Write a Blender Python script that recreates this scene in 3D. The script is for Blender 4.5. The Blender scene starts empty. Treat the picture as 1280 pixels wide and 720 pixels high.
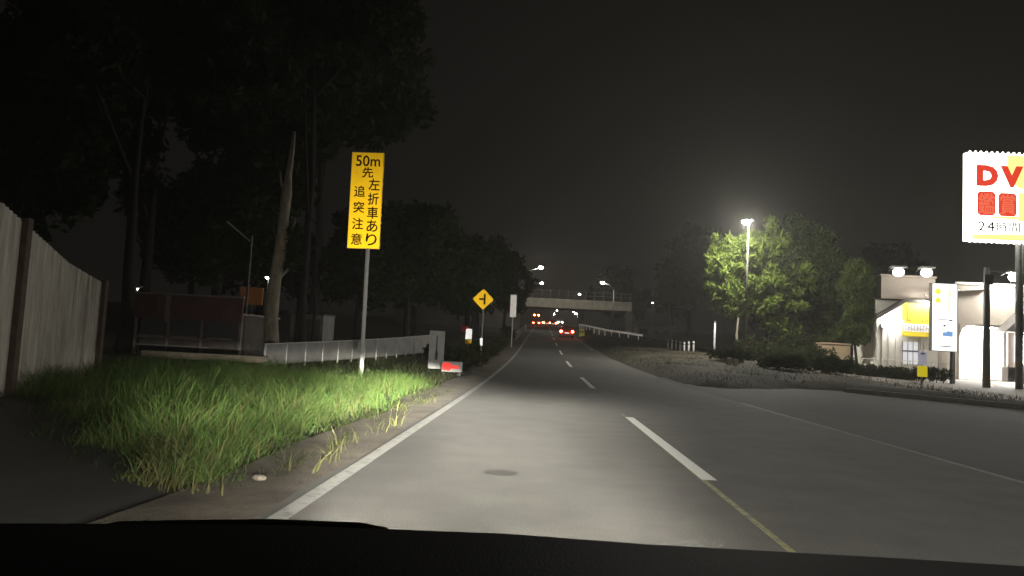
import bpy, bmesh, math, random
import numpy as np
from mathutils import Vector, Matrix, Euler

random.seed(7); RNG = np.random.default_rng(7)
sc = bpy.context.scene
COL = sc.collection
R = math.radians

# ------------------------------------------------------------------ camera
EYE = Vector((0.0, 0.0, 1.2))
YAW, PITCH, ROLL = R(2.351), R(4.417), R(3.0)
Fv = Vector((-math.sin(YAW)*math.cos(PITCH), math.cos(YAW)*math.cos(PITCH), math.sin(PITCH)))
R0 = Fv.cross(Vector((0, 0, 1))).normalized(); U0 = R0.cross(Fv)
Rv = R0*math.cos(ROLL) + U0*math.sin(ROLL); Uv = U0*math.cos(ROLL) - R0*math.sin(ROLL)
cd = bpy.data.cameras.new('camera'); cam = bpy.data.objects.new('camera', cd); COL.objects.link(cam)
cd.sensor_width = 36; cd.lens = 36*920/1280; cd.clip_start = 0.02; cd.clip_end = 3000
cam.matrix_world = Matrix(((Rv.x, Uv.x, -Fv.x, EYE.x), (Rv.y, Uv.y, -Fv.y, EYE.y), (Rv.z, Uv.z, -Fv.z, EYE.z), (0, 0, 0, 1)))
sc.camera = cam

# ------------------------------------------------------------------ night sky, exposure
wd = bpy.data.worlds.new('World'); sc.world = wd; wd.use_nodes = True
wn = wd.node_tree; wn.nodes.clear()
wo = wn.nodes.new('ShaderNodeOutputWorld'); wb = wn.nodes.new('ShaderNodeBackground')
wb.inputs['Strength'].default_value = 1.0
wt = wn.nodes.new('ShaderNodeTexCoord'); wx = wn.nodes.new('ShaderNodeSeparateXYZ'); wr = wn.nodes.new('ShaderNodeValToRGB')
wn.links.new(wt.outputs['Generated'], wx.inputs[0]); wn.links.new(wx.outputs['Z'], wr.inputs[0])
wr.color_ramp.elements[0].position = 0.0; wr.color_ramp.elements[0].color = (.0062, .0059, .0050, 1)
wr.color_ramp.elements[1].position = 0.6; wr.color_ramp.elements[1].color = (.0034, .0031, .0027, 1)
wn.links.new(wr.outputs[0], wb.inputs['Color']); wn.links.new(wb.outputs[0], wo.inputs[0])
sc.view_settings.view_transform = 'Standard'; sc.view_settings.look = 'None'
sc.view_settings.exposure = 0; sc.view_settings.gamma = 1
sc.cycles.use_denoising = True
sc.cycles.max_bounces = 5; sc.cycles.diffuse_bounces = 3; sc.cycles.transparent_max_bounces = 8
sc.cycles.volume_bounces = 0; sc.cycles.sample_clamp_indirect = 4
sc.cycles.caustics_reflective = False; sc.cycles.caustics_refractive = False

# ------------------------------------------------------------------ materials
def _mat(name):
    m = bpy.data.materials.new(name); m.use_nodes = True
    nt = m.node_tree; return m, nt, nt.nodes['Principled BSDF']

def mat(name, col, rough=.7, var=.25, scale=6.0, bump=0.0, bscale=None, col2=None, metal=0.0, stretch=None, detail=4):
    """base colour broken up by noise between col*(1-var) and col*(1+var), or between col and col2"""
    m, nt, b = _mat(name)
    L = nt.links
    tc = nt.nodes.new('ShaderNodeTexCoord'); src = tc.outputs['Object']
    if stretch:
        mp = nt.nodes.new('ShaderNodeMapping'); mp.inputs['Scale'].default_value = stretch
        L.new(src, mp.inputs[0]); src = mp.outputs[0]
    nz = nt.nodes.new('ShaderNodeTexNoise'); nz.inputs['Scale'].default_value = scale; nz.inputs['Detail'].default_value = detail
    nz.inputs['Roughness'].default_value = .65
    L.new(src, nz.inputs['Vector'])
    cr = nt.nodes.new('ShaderNodeValToRGB')
    a = tuple(c*(1-var) for c in col); z = tuple(min(1, c*(1+var)) for c in col) if col2 is None else col2
    cr.color_ramp.elements[0].position = .32; cr.color_ramp.elements[0].color = (*a, 1)
    cr.color_ramp.elements[1].position = .68; cr.color_ramp.elements[1].color = (*z, 1)
    L.new(nz.outputs['Fac'], cr.inputs[0]); L.new(cr.outputs[0], b.inputs['Base Color'])
    b.inputs['Roughness'].default_value = rough; b.inputs['Metallic'].default_value = metal
    if bump:
        n2 = nt.nodes.new('ShaderNodeTexNoise'); n2.inputs['Scale'].default_value = bscale or scale*6; n2.inputs['Detail'].default_value = 6
        L.new(src, n2.inputs['Vector'])
        bp = nt.nodes.new('ShaderNodeBump'); bp.inputs['Strength'].default_value = bump; bp.inputs['Distance'].default_value = .03
        L.new(n2.outputs['Fac'], bp.inputs['Height']); L.new(bp.outputs[0], b.inputs['Normal'])
    return m

def emit(name, col, strength, base=None):
    m, nt, b = _mat(name)
    b.inputs['Base Color'].default_value = (*(base or tuple(min(.8, c) for c in col)), 1)
    b.inputs['Emission Color'].default_value = (*col, 1); b.inputs['Emission Strength'].default_value = strength
    b.inputs['Roughness'].default_value = .5
    return m

def asphalt(name, base, crack=.0):
    m, nt, b = _mat(name); L = nt.links
    tc = nt.nodes.new('ShaderNodeTexCoord')
    def noise(scale, det, st=None):
        n = nt.nodes.new('ShaderNodeTexNoise'); n.inputs['Scale'].default_value = scale; n.inputs['Detail'].default_value = det
        if st:
            mp = nt.nodes.new('ShaderNodeMapping'); mp.inputs['Scale'].default_value = st
            L.new(tc.outputs['Object'], mp.inputs[0]); L.new(mp.outputs[0], n.inputs['Vector'])
        else: L.new(tc.outputs['Object'], n.inputs['Vector'])
        return n.outputs['Fac']
    def ramp(f, p0, v0, p1, v1):
        r = nt.nodes.new('ShaderNodeMapRange'); r.inputs[1].default_value = p0; r.inputs[2].default_value = p1
        r.inputs[3].default_value = v0; r.inputs[4].default_value = v1; L.new(f, r.inputs[0]); return r.outputs[0]
    def mul(a, c):
        q = nt.nodes.new('ShaderNodeMath'); q.operation = 'MULTIPLY'; L.new(a, q.inputs[0]); L.new(c, q.inputs[1]); return q.outputs[0]
    big = ramp(noise(.35, 4, (1, .25, 1)), .3, .72, .7, 1.22)       # long streaks along the road
    blot = ramp(noise(1.6, 6), .3, .80, .72, 1.15)
    grain = ramp(noise(70, 3), .25, .62, .75, 1.38)
    v = mul(mul(big, blot), grain)
    wv = nt.nodes.new('ShaderNodeTexVoronoi'); wv.feature = 'DISTANCE_TO_EDGE'; wv.inputs['Scale'].default_value = .55
    wp = nt.nodes.new('ShaderNodeTexNoise'); wp.inputs['Scale'].default_value = 1.3; wp.inputs['Detail'].default_value = 5
    L.new(tc.outputs['Object'], wp.inputs['Vector'])
    mx = nt.nodes.new('ShaderNodeMix'); mx.data_type = 'VECTOR'; mx.inputs[0].default_value = .35
    L.new(tc.outputs['Object'], mx.inputs[4]); L.new(wp.outputs['Color'], mx.inputs[5]); L.new(mx.outputs[1], wv.inputs['Vector'])
    v = mul(v, ramp(wv.outputs['Distance'], .0, 1-crack, .012, 1.0))
    cm = nt.nodes.new('ShaderNodeMix'); cm.data_type = 'RGBA'; cm.blend_type = 'MULTIPLY'; cm.inputs[0].default_value = 1
    cm.inputs[6].default_value = (*base, 1); L.new(v, cm.inputs[7]); L.new(cm.outputs[2], b.inputs['Base Color'])
    b.inputs['Roughness'].default_value = .85
    bp = nt.nodes.new('ShaderNodeBump'); bp.inputs['Strength'].default_value = .12; bp.inputs['Distance'].default_value = .008
    L.new(noise(110, 3), bp.inputs['Height']); L.new(bp.outputs[0], b.inputs['Normal'])
    return m

def worn_paint(name, col, under, cover):
    m, nt, b = _mat(name); L = nt.links
    tc = nt.nodes.new('ShaderNodeTexCoord')
    n = nt.nodes.new('ShaderNodeTexNoise'); n.inputs['Scale'].default_value = 9; n.inputs['Detail'].default_value = 8; n.inputs['Roughness'].default_value = .75
    L.new(tc.outputs['Object'], n.inputs['Vector'])
    r = nt.nodes.new('ShaderNodeMapRange'); r.inputs[1].default_value = 1-cover-.12; r.inputs[2].default_value = 1-cover+.12
    L.new(n.outputs['Fac'], r.inputs[0])
    cm = nt.nodes.new('ShaderNodeMix'); cm.data_type = 'RGBA'; cm.inputs[6].default_value = (*under, 1); cm.inputs[7].default_value = (*col, 1)
    L.new(r.outputs[0], cm.inputs[0]); L.new(cm.outputs[2], b.inputs['Base Color']); b.inputs['Roughness'].default_value = .7
    return m

def leafmat(name, c1, c2, scale=.8, trans=.35):
    m, nt, b = _mat(name); L = nt.links
    tc = nt.nodes.new('ShaderNodeTexCoord')
    n = nt.nodes.new('ShaderNodeTexNoise'); n.inputs['Scale'].default_value = scale; n.inputs['Detail'].default_value = 3
    L.new(tc.outputs['Object'], n.inputs['Vector'])
    at = nt.nodes.new('ShaderNodeAttribute'); at.attribute_name = 'tint'
    ad = nt.nodes.new('ShaderNodeMath'); ad.operation = 'MULTIPLY_ADD'; L.new(at.outputs['Fac'], ad.inputs[0]); ad.inputs[1].default_value = .6; 
    sb = nt.nodes.new('ShaderNodeMath'); sb.operation = 'MULTIPLY_ADD'; L.new(n.outputs['Fac'], sb.inputs[0]); sb.inputs[1].default_value = 1.0; sb.inputs[2].default_value = -.3
    L.new(sb.outputs[0], ad.inputs[2])
    cr = nt.nodes.new('ShaderNodeValToRGB'); cr.color_ramp.elements[0].color = (*c1, 1); cr.color_ramp.elements[1].color = (*c2, 1)
    L.new(ad.outputs[0], cr.inputs[0])
    df = nt.nodes.new('ShaderNodeBsdfDiffuse'); tr = nt.nodes.new('ShaderNodeBsdfTranslucent'); ms = nt.nodes.new('ShaderNodeMixShader')
    ms.inputs[0].default_value = trans
    L.new(cr.outputs[0], df.inputs[0]); L.new(cr.outputs[0], tr.inputs[0]); L.new(df.outputs[0], ms.inputs[1]); L.new(tr.outputs[0], ms.inputs[2])
    L.new(ms.outputs[0], nt.nodes['Material Output'].inputs['Surface'])
    nt.nodes.remove(b)
    return m

def retro(m, amount, rough=.30):
    """retroreflective sheeting: part of the light goes back towards where it came from, whatever the angle"""
    nt = m.node_tree; L = nt.links; b = nt.nodes['Principled BSDF']; out = nt.nodes['Material Output']
    g = nt.nodes.new('ShaderNodeBsdfGlossy'); g.inputs['Roughness'].default_value = rough
    ge = nt.nodes.new('ShaderNodeNewGeometry'); L.new(ge.outputs['Incoming'], g.inputs['Normal'])
    L.new(b.inputs['Base Color'].links[0].from_socket, g.inputs['Color'])
    ms = nt.nodes.new('ShaderNodeMixShader'); ms.inputs[0].default_value = amount
    L.new(b.outputs[0], ms.inputs[1]); L.new(g.outputs[0], ms.inputs[2]); L.new(ms.outputs[0], out.inputs['Surface'])
    return m

M = {}
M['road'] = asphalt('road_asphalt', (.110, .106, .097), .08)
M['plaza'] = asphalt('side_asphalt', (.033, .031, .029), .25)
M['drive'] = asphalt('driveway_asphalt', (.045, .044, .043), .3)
M['white'] = worn_paint('white_line', (.40, .40, .38), (.13, .125, .115), .60)
M['white2'] = worn_paint('white_line_worn', (.26, .26, .25), (.10, .097, .09), .50)
M['dash'] = worn_paint('dash_line', (.86, .86, .84), (.25, .25, .24), .80)
M['yellow'] = worn_paint('yellow_line', (.34, .33, .08), (.115, .112, .10), .50)
M['tar'] = mat('tar', (.05, .049, .046), .6, .3, 20)
M['soil'] = mat('soil', (.105, .082, .058), .95, .45, 1.5, .5, 30, col2=(.17, .14, .105))
M['soil2'] = mat('stone_grey', (.17, .15, .12), .9, .35, 30, .5, 60)
M['ground'] = mat('ground', (.03, .034, .018), .95, .4, .6, .5, 8, col2=(.075, .068, .04))
M['verge'] = mat('verge', (.025, .024, .012), .95, .4, .7, .8, 9, col2=(.075, .06, .036), detail=7)
M['pave'] = mat('pave', (.20, .172, .148), .85, .25, 3, .2, 40)
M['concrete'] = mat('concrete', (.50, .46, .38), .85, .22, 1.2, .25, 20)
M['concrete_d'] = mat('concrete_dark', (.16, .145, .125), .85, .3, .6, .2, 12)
M['kerb'] = mat('kerb', (.42, .40, .37), .8, .15, 5, .15, 40)
M['galv'] = mat('galvanised', (.52, .52, .50), .5, .12, 7, metal=.25)
M['grey_m'] = mat('grey_metal', (.22, .22, .21), .5, .18, 4, metal=.2)
M['pole_pale'] = mat('pale_pole', (.72, .72, .71), .5, .08, 5)
M['dark_m'] = mat('dark_metal', (.05, .045, .04), .55, .3, 6)
M['rust'] = mat('rust', (.06, .035, .025), .8, .4, 8, .2)
M['black'] = mat('black_plastic', (.0055, .0055, .0055), .75, .25, 60, .1, 300)
M['reflection_green'] = mat('reflection_green', (.13, .16, .07), .6, .3, 12)  # dull green of the windscreen-edge reflection, put in as a colour
M['glint_gloss'] = mat('glint_gloss', (.5, .5, .5), .25, .2, 40, metal=.9)
M['black_rubber'] = mat('rubber', (.012, .012, .012), .8, .2, 20)
M['corrug'] = mat('corrugated', (.36, .335, .295), .6, .32, 2.2, .1, 20, stretch=(3, 3, .35))
M['fence'] = mat('fence_panel', (.24, .235, .225), .7, .25, 2.0, .1, 20)
M['wood'] = mat('wood', (.15, .125, .095), .85, .35, 5, .3, 30, stretch=(.4, 3, 3))
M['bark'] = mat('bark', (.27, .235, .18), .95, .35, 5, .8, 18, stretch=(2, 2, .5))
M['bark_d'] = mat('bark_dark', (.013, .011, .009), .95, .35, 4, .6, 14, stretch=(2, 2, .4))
M['sign_y'] = mat('sign_yellow', (.88, .52, .012), .45, .06, 2)
M['sign_k'] = mat('sign_ink', (.03, .012, .006), .6, .1, 5)
M['sign_w'] = mat('sign_white', (.8, .78, .77), .5, .06, 3)
M['sign_back'] = mat('sign_back', (.35, .35, .35), .5, .1, 5)
M['board'] = mat('grey_board', (.60, .60, .59), .7, .14, 3)
M['ink_grey'] = mat('ink_grey', (.07, .07, .075), .7, .2, 6)
M['maroon'] = mat('maroon', (.14, .06, .058), .6, .3, 3)
M['paleband'] = mat('pale_band', (.26, .22, .21), .7, .2, 3)
M['hut'] = mat('hut_wall', (.105, .09, .082), .85, .3, 2, .2, 20)
M['orange_box'] = emit('orange_glow', (.75, .28, .06), .03, (.3, .12, .04))
M['wallw'] = mat('white_wall', (.70, .68, .62), .75, .16, .9, .05, 30)
M['trimw'] = mat('white_trim', (.66, .64, .60), .6, .08, 3)
M['beige'] = mat('beige_wall', (.42, .37, .33), .8, .10, .8, .1, 25)
M['beige_d'] = mat('parapet_beige', (.36, .31, .275), .8, .12, .9, .1, 25)
M['box'] = mat('beige_panel', (.62, .47, .31), .6, .1, 2)
M['roofd'] = mat('roof_dark', (.10, .095, .09), .8, .25, 4)
M['glass'] = mat('window_glass', (.10, .11, .12), .08, .2, 2)
M['awning'] = mat('awning', (.14, .13, .125), .8, .2, 4)
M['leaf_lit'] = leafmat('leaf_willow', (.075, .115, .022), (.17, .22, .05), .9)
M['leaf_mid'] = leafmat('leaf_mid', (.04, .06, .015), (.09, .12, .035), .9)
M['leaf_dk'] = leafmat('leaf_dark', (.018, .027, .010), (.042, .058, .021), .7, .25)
M['leaf_hedge'] = leafmat('leaf_hedge', (.018, .026, .012), (.04, .05, .022), 2, .2)
M['leaf_bush'] = leafmat('leaf_bush', (.022, .030, .010), (.06, .07, .028), 2, .3)
M['grass'] = leafmat('grass_blade', (.034, .078, .016), (.135, .205, .058), 1.1, .4)
M['straw'] = leafmat('straw_blade', (.075, .085, .025), (.17, .155, .07), 1.1, .35)
M['verge_g'] = leafmat('verge_blade', (.018, .024, .009), (.05, .052, .02), .6, .3)
M['leaf_weed'] = leafmat('weed_blade', (.05, .062, .02), (.115, .11, .045), 1.1, .35)
M['red_paint'] = mat('red_paint', (.45, .02, .018), .25, .1, 2)
M['car_dark'] = mat('dark_paint', (.10, .012, .012), .3, .1, 2)
M['car_silver'] = mat('silver_paint', (.35, .35, .36), .3, .06, 2, metal=.4)
M['tyre'] = mat('tyre', (.02, .02, .02), .9, .2, 20)
M['tail'] = emit('tail_light', (1, .05, .02), 90)
M['tail_hot'] = emit('tail_core', (1, .36, .12), 60)
M['amber'] = emit('amber_light', (1, .42, .05), 70)
M['plate'] = emit('plate_lit', (1, .85, .8), 1.0)
M['headl'] = emit('headlight', (1, .95, .85), 420)
M['lamp'] = emit('led_lamp', (1, .97, .86), 4200)
M['lamp_far'] = emit('led_lamp_far', (1, .95, .84), 130)
M['lamp_mid'] = emit('led_lamp_mid', (1, .95, .84), 330)
M['lamp_dim'] = emit('led_lamp_dim', (1, .95, .85), 26)
M['flood'] = emit('flood_lamp', (1, .97, .86), 420)
M['flood2'] = emit('roof_flood_lamp', (1, .97, .86), 9)
M['flood3'] = emit('corner_flood_lamp', (1, .97, .86), 330)
M['facade_fill_m'] = emit('facade_fill', (1, .97, .90), 170)  # glow of the strips added to whiten the shop front
M['strip'] = emit('ceiling_strip', (1, .98, .95), 130)
M['bulb'] = emit('sign_bulb', (1, .96, .88), 5)
M['bb_white'] = emit('billboard_white', (1, .97, .84), 5, (.5, .5, .45))
M['bb_yellow'] = emit('billboard_yellow', (1, .93, .28), 1.3, (.5, .45, .1))
M['bb_red'] = emit('billboard_red', (.86, .06, .03), .95, (.5, .05, .03))
M['bb_red2'] = emit('billboard_pale_red', (1, .20, .10), .9, (.5, .2, .1))
M['bb_ink'] = mat('billboard_ink', (.06, .055, .05), .6, .1, 5)
M['ts_white'] = emit('tall_sign_white', (1, 1, .96), 1.5, (.4, .4, .4))
M['ts_yellow'] = emit('tall_sign_yellow', (.92, .88, .10), 1.0, (.4, .4, .05))
M['ts_pale'] = emit('tall_sign_pale_yellow', (1, .96, .55), 1.0, (.4, .4, .2))
M['ts_blue'] = emit('tall_sign_blue', (.22, .42, .78), .9, (.1, .2, .4))
M['ts_red'] = emit('side_sign_red', (.72, .10, .06), .8, (.4, .05, .03))
M['ts_green'] = emit('side_sign_green', (.55, .62, .30), .6, (.2, .25, .1))
M['shop_y'] = mat('shop_sign_yellow', (.85, .68, .03), .5, .05, 2)
M['shop_o'] = mat('shop_sign_orange', (.75, .25, .04), .5, .1, 2)
M['shop_ink'] = mat('shop_sign_grey', (.20, .19, .2), .5, .1, 2)
M['red_led'] = emit('red_led', (1, .045, .03), 1.0, (.5, .03, .03))
M['red_dim'] = emit('red_dim', (.6, .02, .02), .06, (.3, .02, .02))
M['reflect_w'] = mat('reflector_white', (.82, .82, .88), .4, .04, 3)
M['poster'] = mat('poster_lilac', (.55, .55, .75), .6, .1, 3)
M['bol_y'] = mat('bollard_yellow', (.80, .70, .02), .5, .06, 3)
RETRO = (('sign_y', .33), ('reflect_w', .5), ('bol_y', .8), ('poster', .6))
M['sign_rw'] = retro(mat('sign_white_sheeting', (.8, .77, .76), .5, .06, 3), .5)
M['pane_lit'] = emit('lit_window', (.95, .95, 1), .55, (.3, .3, .3))
M['brass'] = mat('drum_yellow', (.62, .62, .10), .5, .1, 3)
for k_, a_ in RETRO+(('brass', .5),): retro(M[k_], a_)

# ------------------------------------------------------------------ mesh helpers
class MB:
    def __init__(s): s.v = []; s.f = []
    def add(s, vs, fs):
        o = len(s.v); s.v += [tuple(v) for v in vs]; s.f += [tuple(i+o for i in f) for f in fs]; return s
    def box(s, x0, x1, y0, y1, z0, z1, mtx=None):
        vs = [Vector((x, y, z)) for x in (x0, x1) for y in (y0, y1) for z in (z0, z1)]
        if mtx is not None: vs = [mtx @ v for v in vs]
        return s.add(vs, [(0, 1, 3, 2), (4, 6, 7, 5), (0, 4, 5, 1), (2, 3, 7, 6), (0, 2, 6, 4), (1, 5, 7, 3)])
    def bbox(s, x0, x1, y0, y1, z0, z1, b=.02, mtx=None):
        """box with chamfered vertical and horizontal edges"""
        bm = bmesh.new(); bmesh.ops.create_cube(bm, size=1)
        for v in bm.verts:
            v.co = Vector(((x0+x1)/2+v.co.x*(x1-x0), (y0+y1)/2+v.co.y*(y1-y0), (z0+z1)/2+v.co.z*(z1-z0)))
        bmesh.ops.bevel(bm, geom=bm.edges[:], offset=b, segments=2, affect='EDGES', profile=.6)
        bm.verts.ensure_lookup_table()
        vs = [(mtx @ v.co) if mtx is not None else v.co.copy() for v in bm.verts]
        fs = [[v.index for v in f.verts] for f in bm.faces]; bm.verts.index_update(); fs = [[v.index for v in f.verts] for f in bm.faces]
        bm.free(); return s.add(vs, fs)
    def tube(s, pts, rad, n=8, cap=True):
        pts = [Vector(p) for p in pts]
        if not hasattr(rad, '__len__'): rad = [rad]*len(pts)
        rings = []; vs = []; fs = []
        for i, p in enumerate(pts):
            d = (pts[min(i+1, len(pts)-1)] - pts[max(i-1, 0)]).normalized()
            a = d.cross(Vector((0, 1, 0)) if abs(d.y) < .9 else Vector((1, 0, 0))).normalized(); b = d.cross(a)
            for k in range(n):
                t = 2*math.pi*k/n; vs.append(p + (a*math.cos(t)+b*math.sin(t))*rad[i])
        for i in range(len(pts)-1):
            for k in range(n):
                k2 = (k+1) % n; fs.append((i*n+k, i*n+k2, (i+1)*n+k2, (i+1)*n+k))
        if cap:
            fs.append(tuple(range(n-1, -1, -1))); fs.append(tuple((len(pts)-1)*n+k for k in range(n)))
        return s.add(vs, fs)
    def ball(s, c, rx, ry=None, rz=None, u=10, w=7):
        ry = ry or rx; rz = rz or rx; vs = []; fs = []
        for i in range(w+1):
            th = math.pi*i/w
            for k in range(u):
                a = 2*math.pi*k/u; vs.append((c[0]+rx*math.sin(th)*math.cos(a), c[1]+ry*math.sin(th)*math.sin(a), c[2]+rz*math.cos(th)))
        for i in range(w):
            for k in range(u):
                k2 = (k+1) % u; fs.append((i*u+k, (i+1)*u+k, (i+1)*u+k2, i*u+k2))
        return s.add(vs, fs)
    def prism(s, poly, y0, y1):
        """polygon in x,z extruded along y"""
        n = len(poly); vs = [(x, y0, z) for x, z in poly] + [(x, y1, z) for x, z in poly]
        fs = [tuple(range(n)), tuple(range(2*n-1, n-1, -1))] + [(i, i+n, (i+1) % n+n, (i+1) % n) for i in range(n)]
        return s.add(vs, fs)
    def prismx(s, poly, x0, x1):
        """polygon in y,z extruded along x"""
        n = len(poly); vs = [(x0, y, z) for y, z in poly] + [(x1, y, z) for y, z in poly]
        fs = [tuple(range(n)), tuple(range(2*n-1, n-1, -1))] + [(i, i+n, (i+1) % n+n, (i+1) % n) for i in range(n)]
        return s.add(vs, fs)
    def build(s, name, m, parent=None, smooth=False, loc=None):
        me = bpy.data.meshes.new(name); me.from_pydata(s.v, [], s.f); me.update()
        bm = bmesh.new(); bm.from_mesh(me); bmesh.ops.recalc_face_normals(bm, faces=bm.faces[:]); bm.to_mesh(me); bm.free()
        if smooth: me.polygons.foreach_set('use_smooth', [True]*len(me.polygons))
        return link(name, me, m, parent, loc)

def link(name, me, m, parent=None, loc=None):
    o = bpy.data.objects.new(name, me); COL.objects.link(o)
    if m is not None and not me.materials: me.materials.append(m)
    if parent is not None: o.parent = parent
    if loc is not None: o.location = loc
    return o
def tag(o, label=None, cat=None, group=None, kind=None):
    if label: o['label'] = label
    if cat: o['category'] = cat
    if group: o['group'] = group
    if kind: o['kind'] = kind
    return o
def thing(name, loc, label, cat, group=None, rz=0):
    o = bpy.data.objects.new(name, None); COL.objects.link(o); o.location = loc; o.rotation_euler.z = rz
    o.empty_display_size = .2
    return tag(o, label, cat, group)
def copy_tree(o, parent=None):
    c = o.copy(); COL.objects.link(c)
    if parent is not None: c.parent = parent
    for ch in list(o.children): copy_tree(ch, c)
    return c
def structure(o): o['kind'] = 'structure'; return o

def glyphs(s, x0, x1, z0, z1, y, m, parent, name='lettering', fat=.0, bold=0.):
    """print the string flat, facing -Y, filling the given rectangle of the parent's local frame"""
    cu = bpy.data.curves.new('print', 'FONT'); cu.body = s; cu.size = 1; cu.offset = fat; cu.resolution_u = 3
    to = bpy.data.objects.new('print', cu); COL.objects.link(to)
    dg = bpy.context.evaluated_depsgraph_get()
    me = bpy.data.meshes.new_from_object(to.evaluated_get(dg)); bpy.data.objects.remove(to); bpy.data.curves.remove(cu)
    n = len(me.vertices)
    co = np.empty(n*3, 'f'); me.vertices.foreach_get('co', co); co = co.reshape(-1, 3)
    lo, hi = co.min(0), co.max(0)
    out = np.empty_like(co)
    out[:, 0] = x0 + (co[:, 0]-lo[0])/max(hi[0]-lo[0], 1e-6)*(x1-x0)
    out[:, 2] = z0 + (co[:, 1]-lo[1])/max(hi[1]-lo[1], 1e-6)*(z1-z0)
    out[:, 1] = y
    me.vertices.foreach_set('co', out.ravel()); me.update(); me.materials.clear(); me.name = name
    if bold:                                   # a second pass of ink beside the first thickens the strokes
        bm = bmesh.new(); bm.from_mesh(me); n0 = len(bm.verts)
        for kx, kz, ky in ((bold, 0, -.0007), (0, bold, -.0014)):
            b2 = bmesh.new(); b2.from_mesh(me); bmesh.ops.translate(b2, verts=b2.verts[:], vec=(kx, ky, kz)); t_ = bpy.data.meshes.new('t'); b2.to_mesh(t_); b2.free(); bm.from_mesh(t_); bpy.data.meshes.remove(t_)
        bm.to_mesh(me); bm.free()
    return link(name, me, m, parent)

# ------------------------------------------------------------------ the lie of the land
def zr(Y):
    if Y < 15: return 0.0
    if Y < 60: return .0005*(Y-15)**2
    if Y < 150: return 1.0125+.045*(Y-60)
    t = Y-150
    if t < 20: return 5.0625+.045*t-.00025*t*t
    return 5.8625+.035*(min(t, 200)-20)
ROWS = [-40, -20, -10, -5, 0, 2, 4, 6, 8, 10, 12, 14] + list(np.arange(15, 60, 1.5)) + list(range(60, 150, 5)) + list(range(150, 175, 2)) + [175, 190, 210, 240, 280, 349, 350, 420]
def strip(name, xl, xr, y0, y1, lift, m, nx=1, parent=None):
    """sheet following the road's profile; xl, xr numbers or functions of Y"""
    f = lambda q, y: q(y) if callable(q) else q
    ys = sorted({y0, y1, *[y for y in ROWS if y0 < y < y1]})
    mb = MB(); vs = []; fs = []
    for y in ys:
        a, b = f(xl, y), f(xr, y)
        for i in range(nx+1): vs.append((a+(b-a)*i/nx, y, zr(y)+lift))
    for j in range(len(ys)-1):
        for i in range(nx):
            k = j*(nx+1)+i; fs.append((k, k+1, k+nx+2, k+nx+1))
    mb.add(vs, fs); return mb.build(name, m, parent)

tag(strip('ground', -420, 420, -40, 900, -.06, M['ground'], 24), kind='structure')
def interp(pts):
    ys = [p[1] for p in pts]; xs = [p[0] for p in pts]
    return lambda y: float(np.interp(y, ys, xs))
RIGHT = interp([(5.32, 0), (5.3, 20), (5.0, 30), (4.7, 40), (4.5, 60), (4.42, 80), (4.6, 150), (4.9, 420)])
LEFT = interp([(-1.62, 0), (-1.6, 30), (-1.45, 80), (-1.2, 150), (-.9, 420)])
DASHX = interp([(1.7, 0), (1.68, 25), (1.65, 40), (1.6, 84), (1.9, 150), (2.2, 420)])
structure(strip('road', lambda y: LEFT(y)-.28, lambda y: RIGHT(y)+(.02 if y < 33 else .4), -40, 420, 0, M['road'], 4))
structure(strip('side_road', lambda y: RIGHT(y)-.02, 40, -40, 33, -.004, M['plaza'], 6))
structure(strip('left_edge_line', lambda y: LEFT(y)-.065, lambda y: LEFT(y)+.065, -30, 420, .016, M['white']))
structure(strip('right_edge_line', lambda y: RIGHT(y)-.05, lambda y: RIGHT(y)+.05, -30, 19.5, .004, M['white2']))
structure(strip('right_edge_line', lambda y: RIGHT(y)-.06, lambda y: RIGHT(y)+.06, 62, 420, .004, M['white']))
structure(strip('faded_yellow_line', lambda y: DASHX(y)-.085, lambda y: DASHX(y)-.03, -20, 14.2, .004, M['yellow']))
for k in range(11):
    y0 = 7.25+15.0*k
    d = strip('lane_dash', lambda y: DASHX(y)-.075, lambda y: DASHX(y)+.075, y0, y0+6.3, .008, M['dash']); structure(d)
# dark tar blot on the lane
mb = MB(); n = 22
ring = [(-.30+.15*math.cos(2*math.pi*i/n)*(1+.25*math.sin(3*i)), 7.0+.16*math.sin(2*math.pi*i/n)*(1+.2*math.cos(5*i)), .004) for i in range(n)]
mb.add(ring, [tuple(range(n))]); structure(mb.build('tar_blot', M['tar']))
# joint of two layings and a narrow kerbless gutter beside the left line
structure(strip('dirt_shoulder', lambda y: -2.62-.10*math.sin(y*.9)-.12*math.sin(y*.37+1), lambda y: LEFT(y)-.13+.03*math.sin(y*1.7)+.03*math.sin(y*4.1), -10, 120, .012, M['soil'], 2))
for k_, (sx0, sy0, r0_, lb_) in enumerate([(-2.2, 5.95, .04, 'small pale stone lying on the dirt shoulder beside the dry grass')]):
    mb = MB(); mb.ball((0, 0, r0_*.4), r0_*1.5, r0_, r0_*.7, 9, 6); mb.v = [(x*(1+.2*math.sin(40*y+k_)), y*(1+.2*math.sin(33*x+k_)), z) for x, y, z in mb.v]
    tag(mb.build('stone', M['soil2'], loc=(sx0, sy0, .012)), lb_, 'stone')
# dark driveway to the left
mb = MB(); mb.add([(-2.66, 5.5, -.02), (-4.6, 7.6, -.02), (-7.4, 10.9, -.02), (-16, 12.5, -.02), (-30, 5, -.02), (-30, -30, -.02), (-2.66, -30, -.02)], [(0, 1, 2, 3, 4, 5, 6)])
structure(mb.build('driveway', M['drive']))

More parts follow.
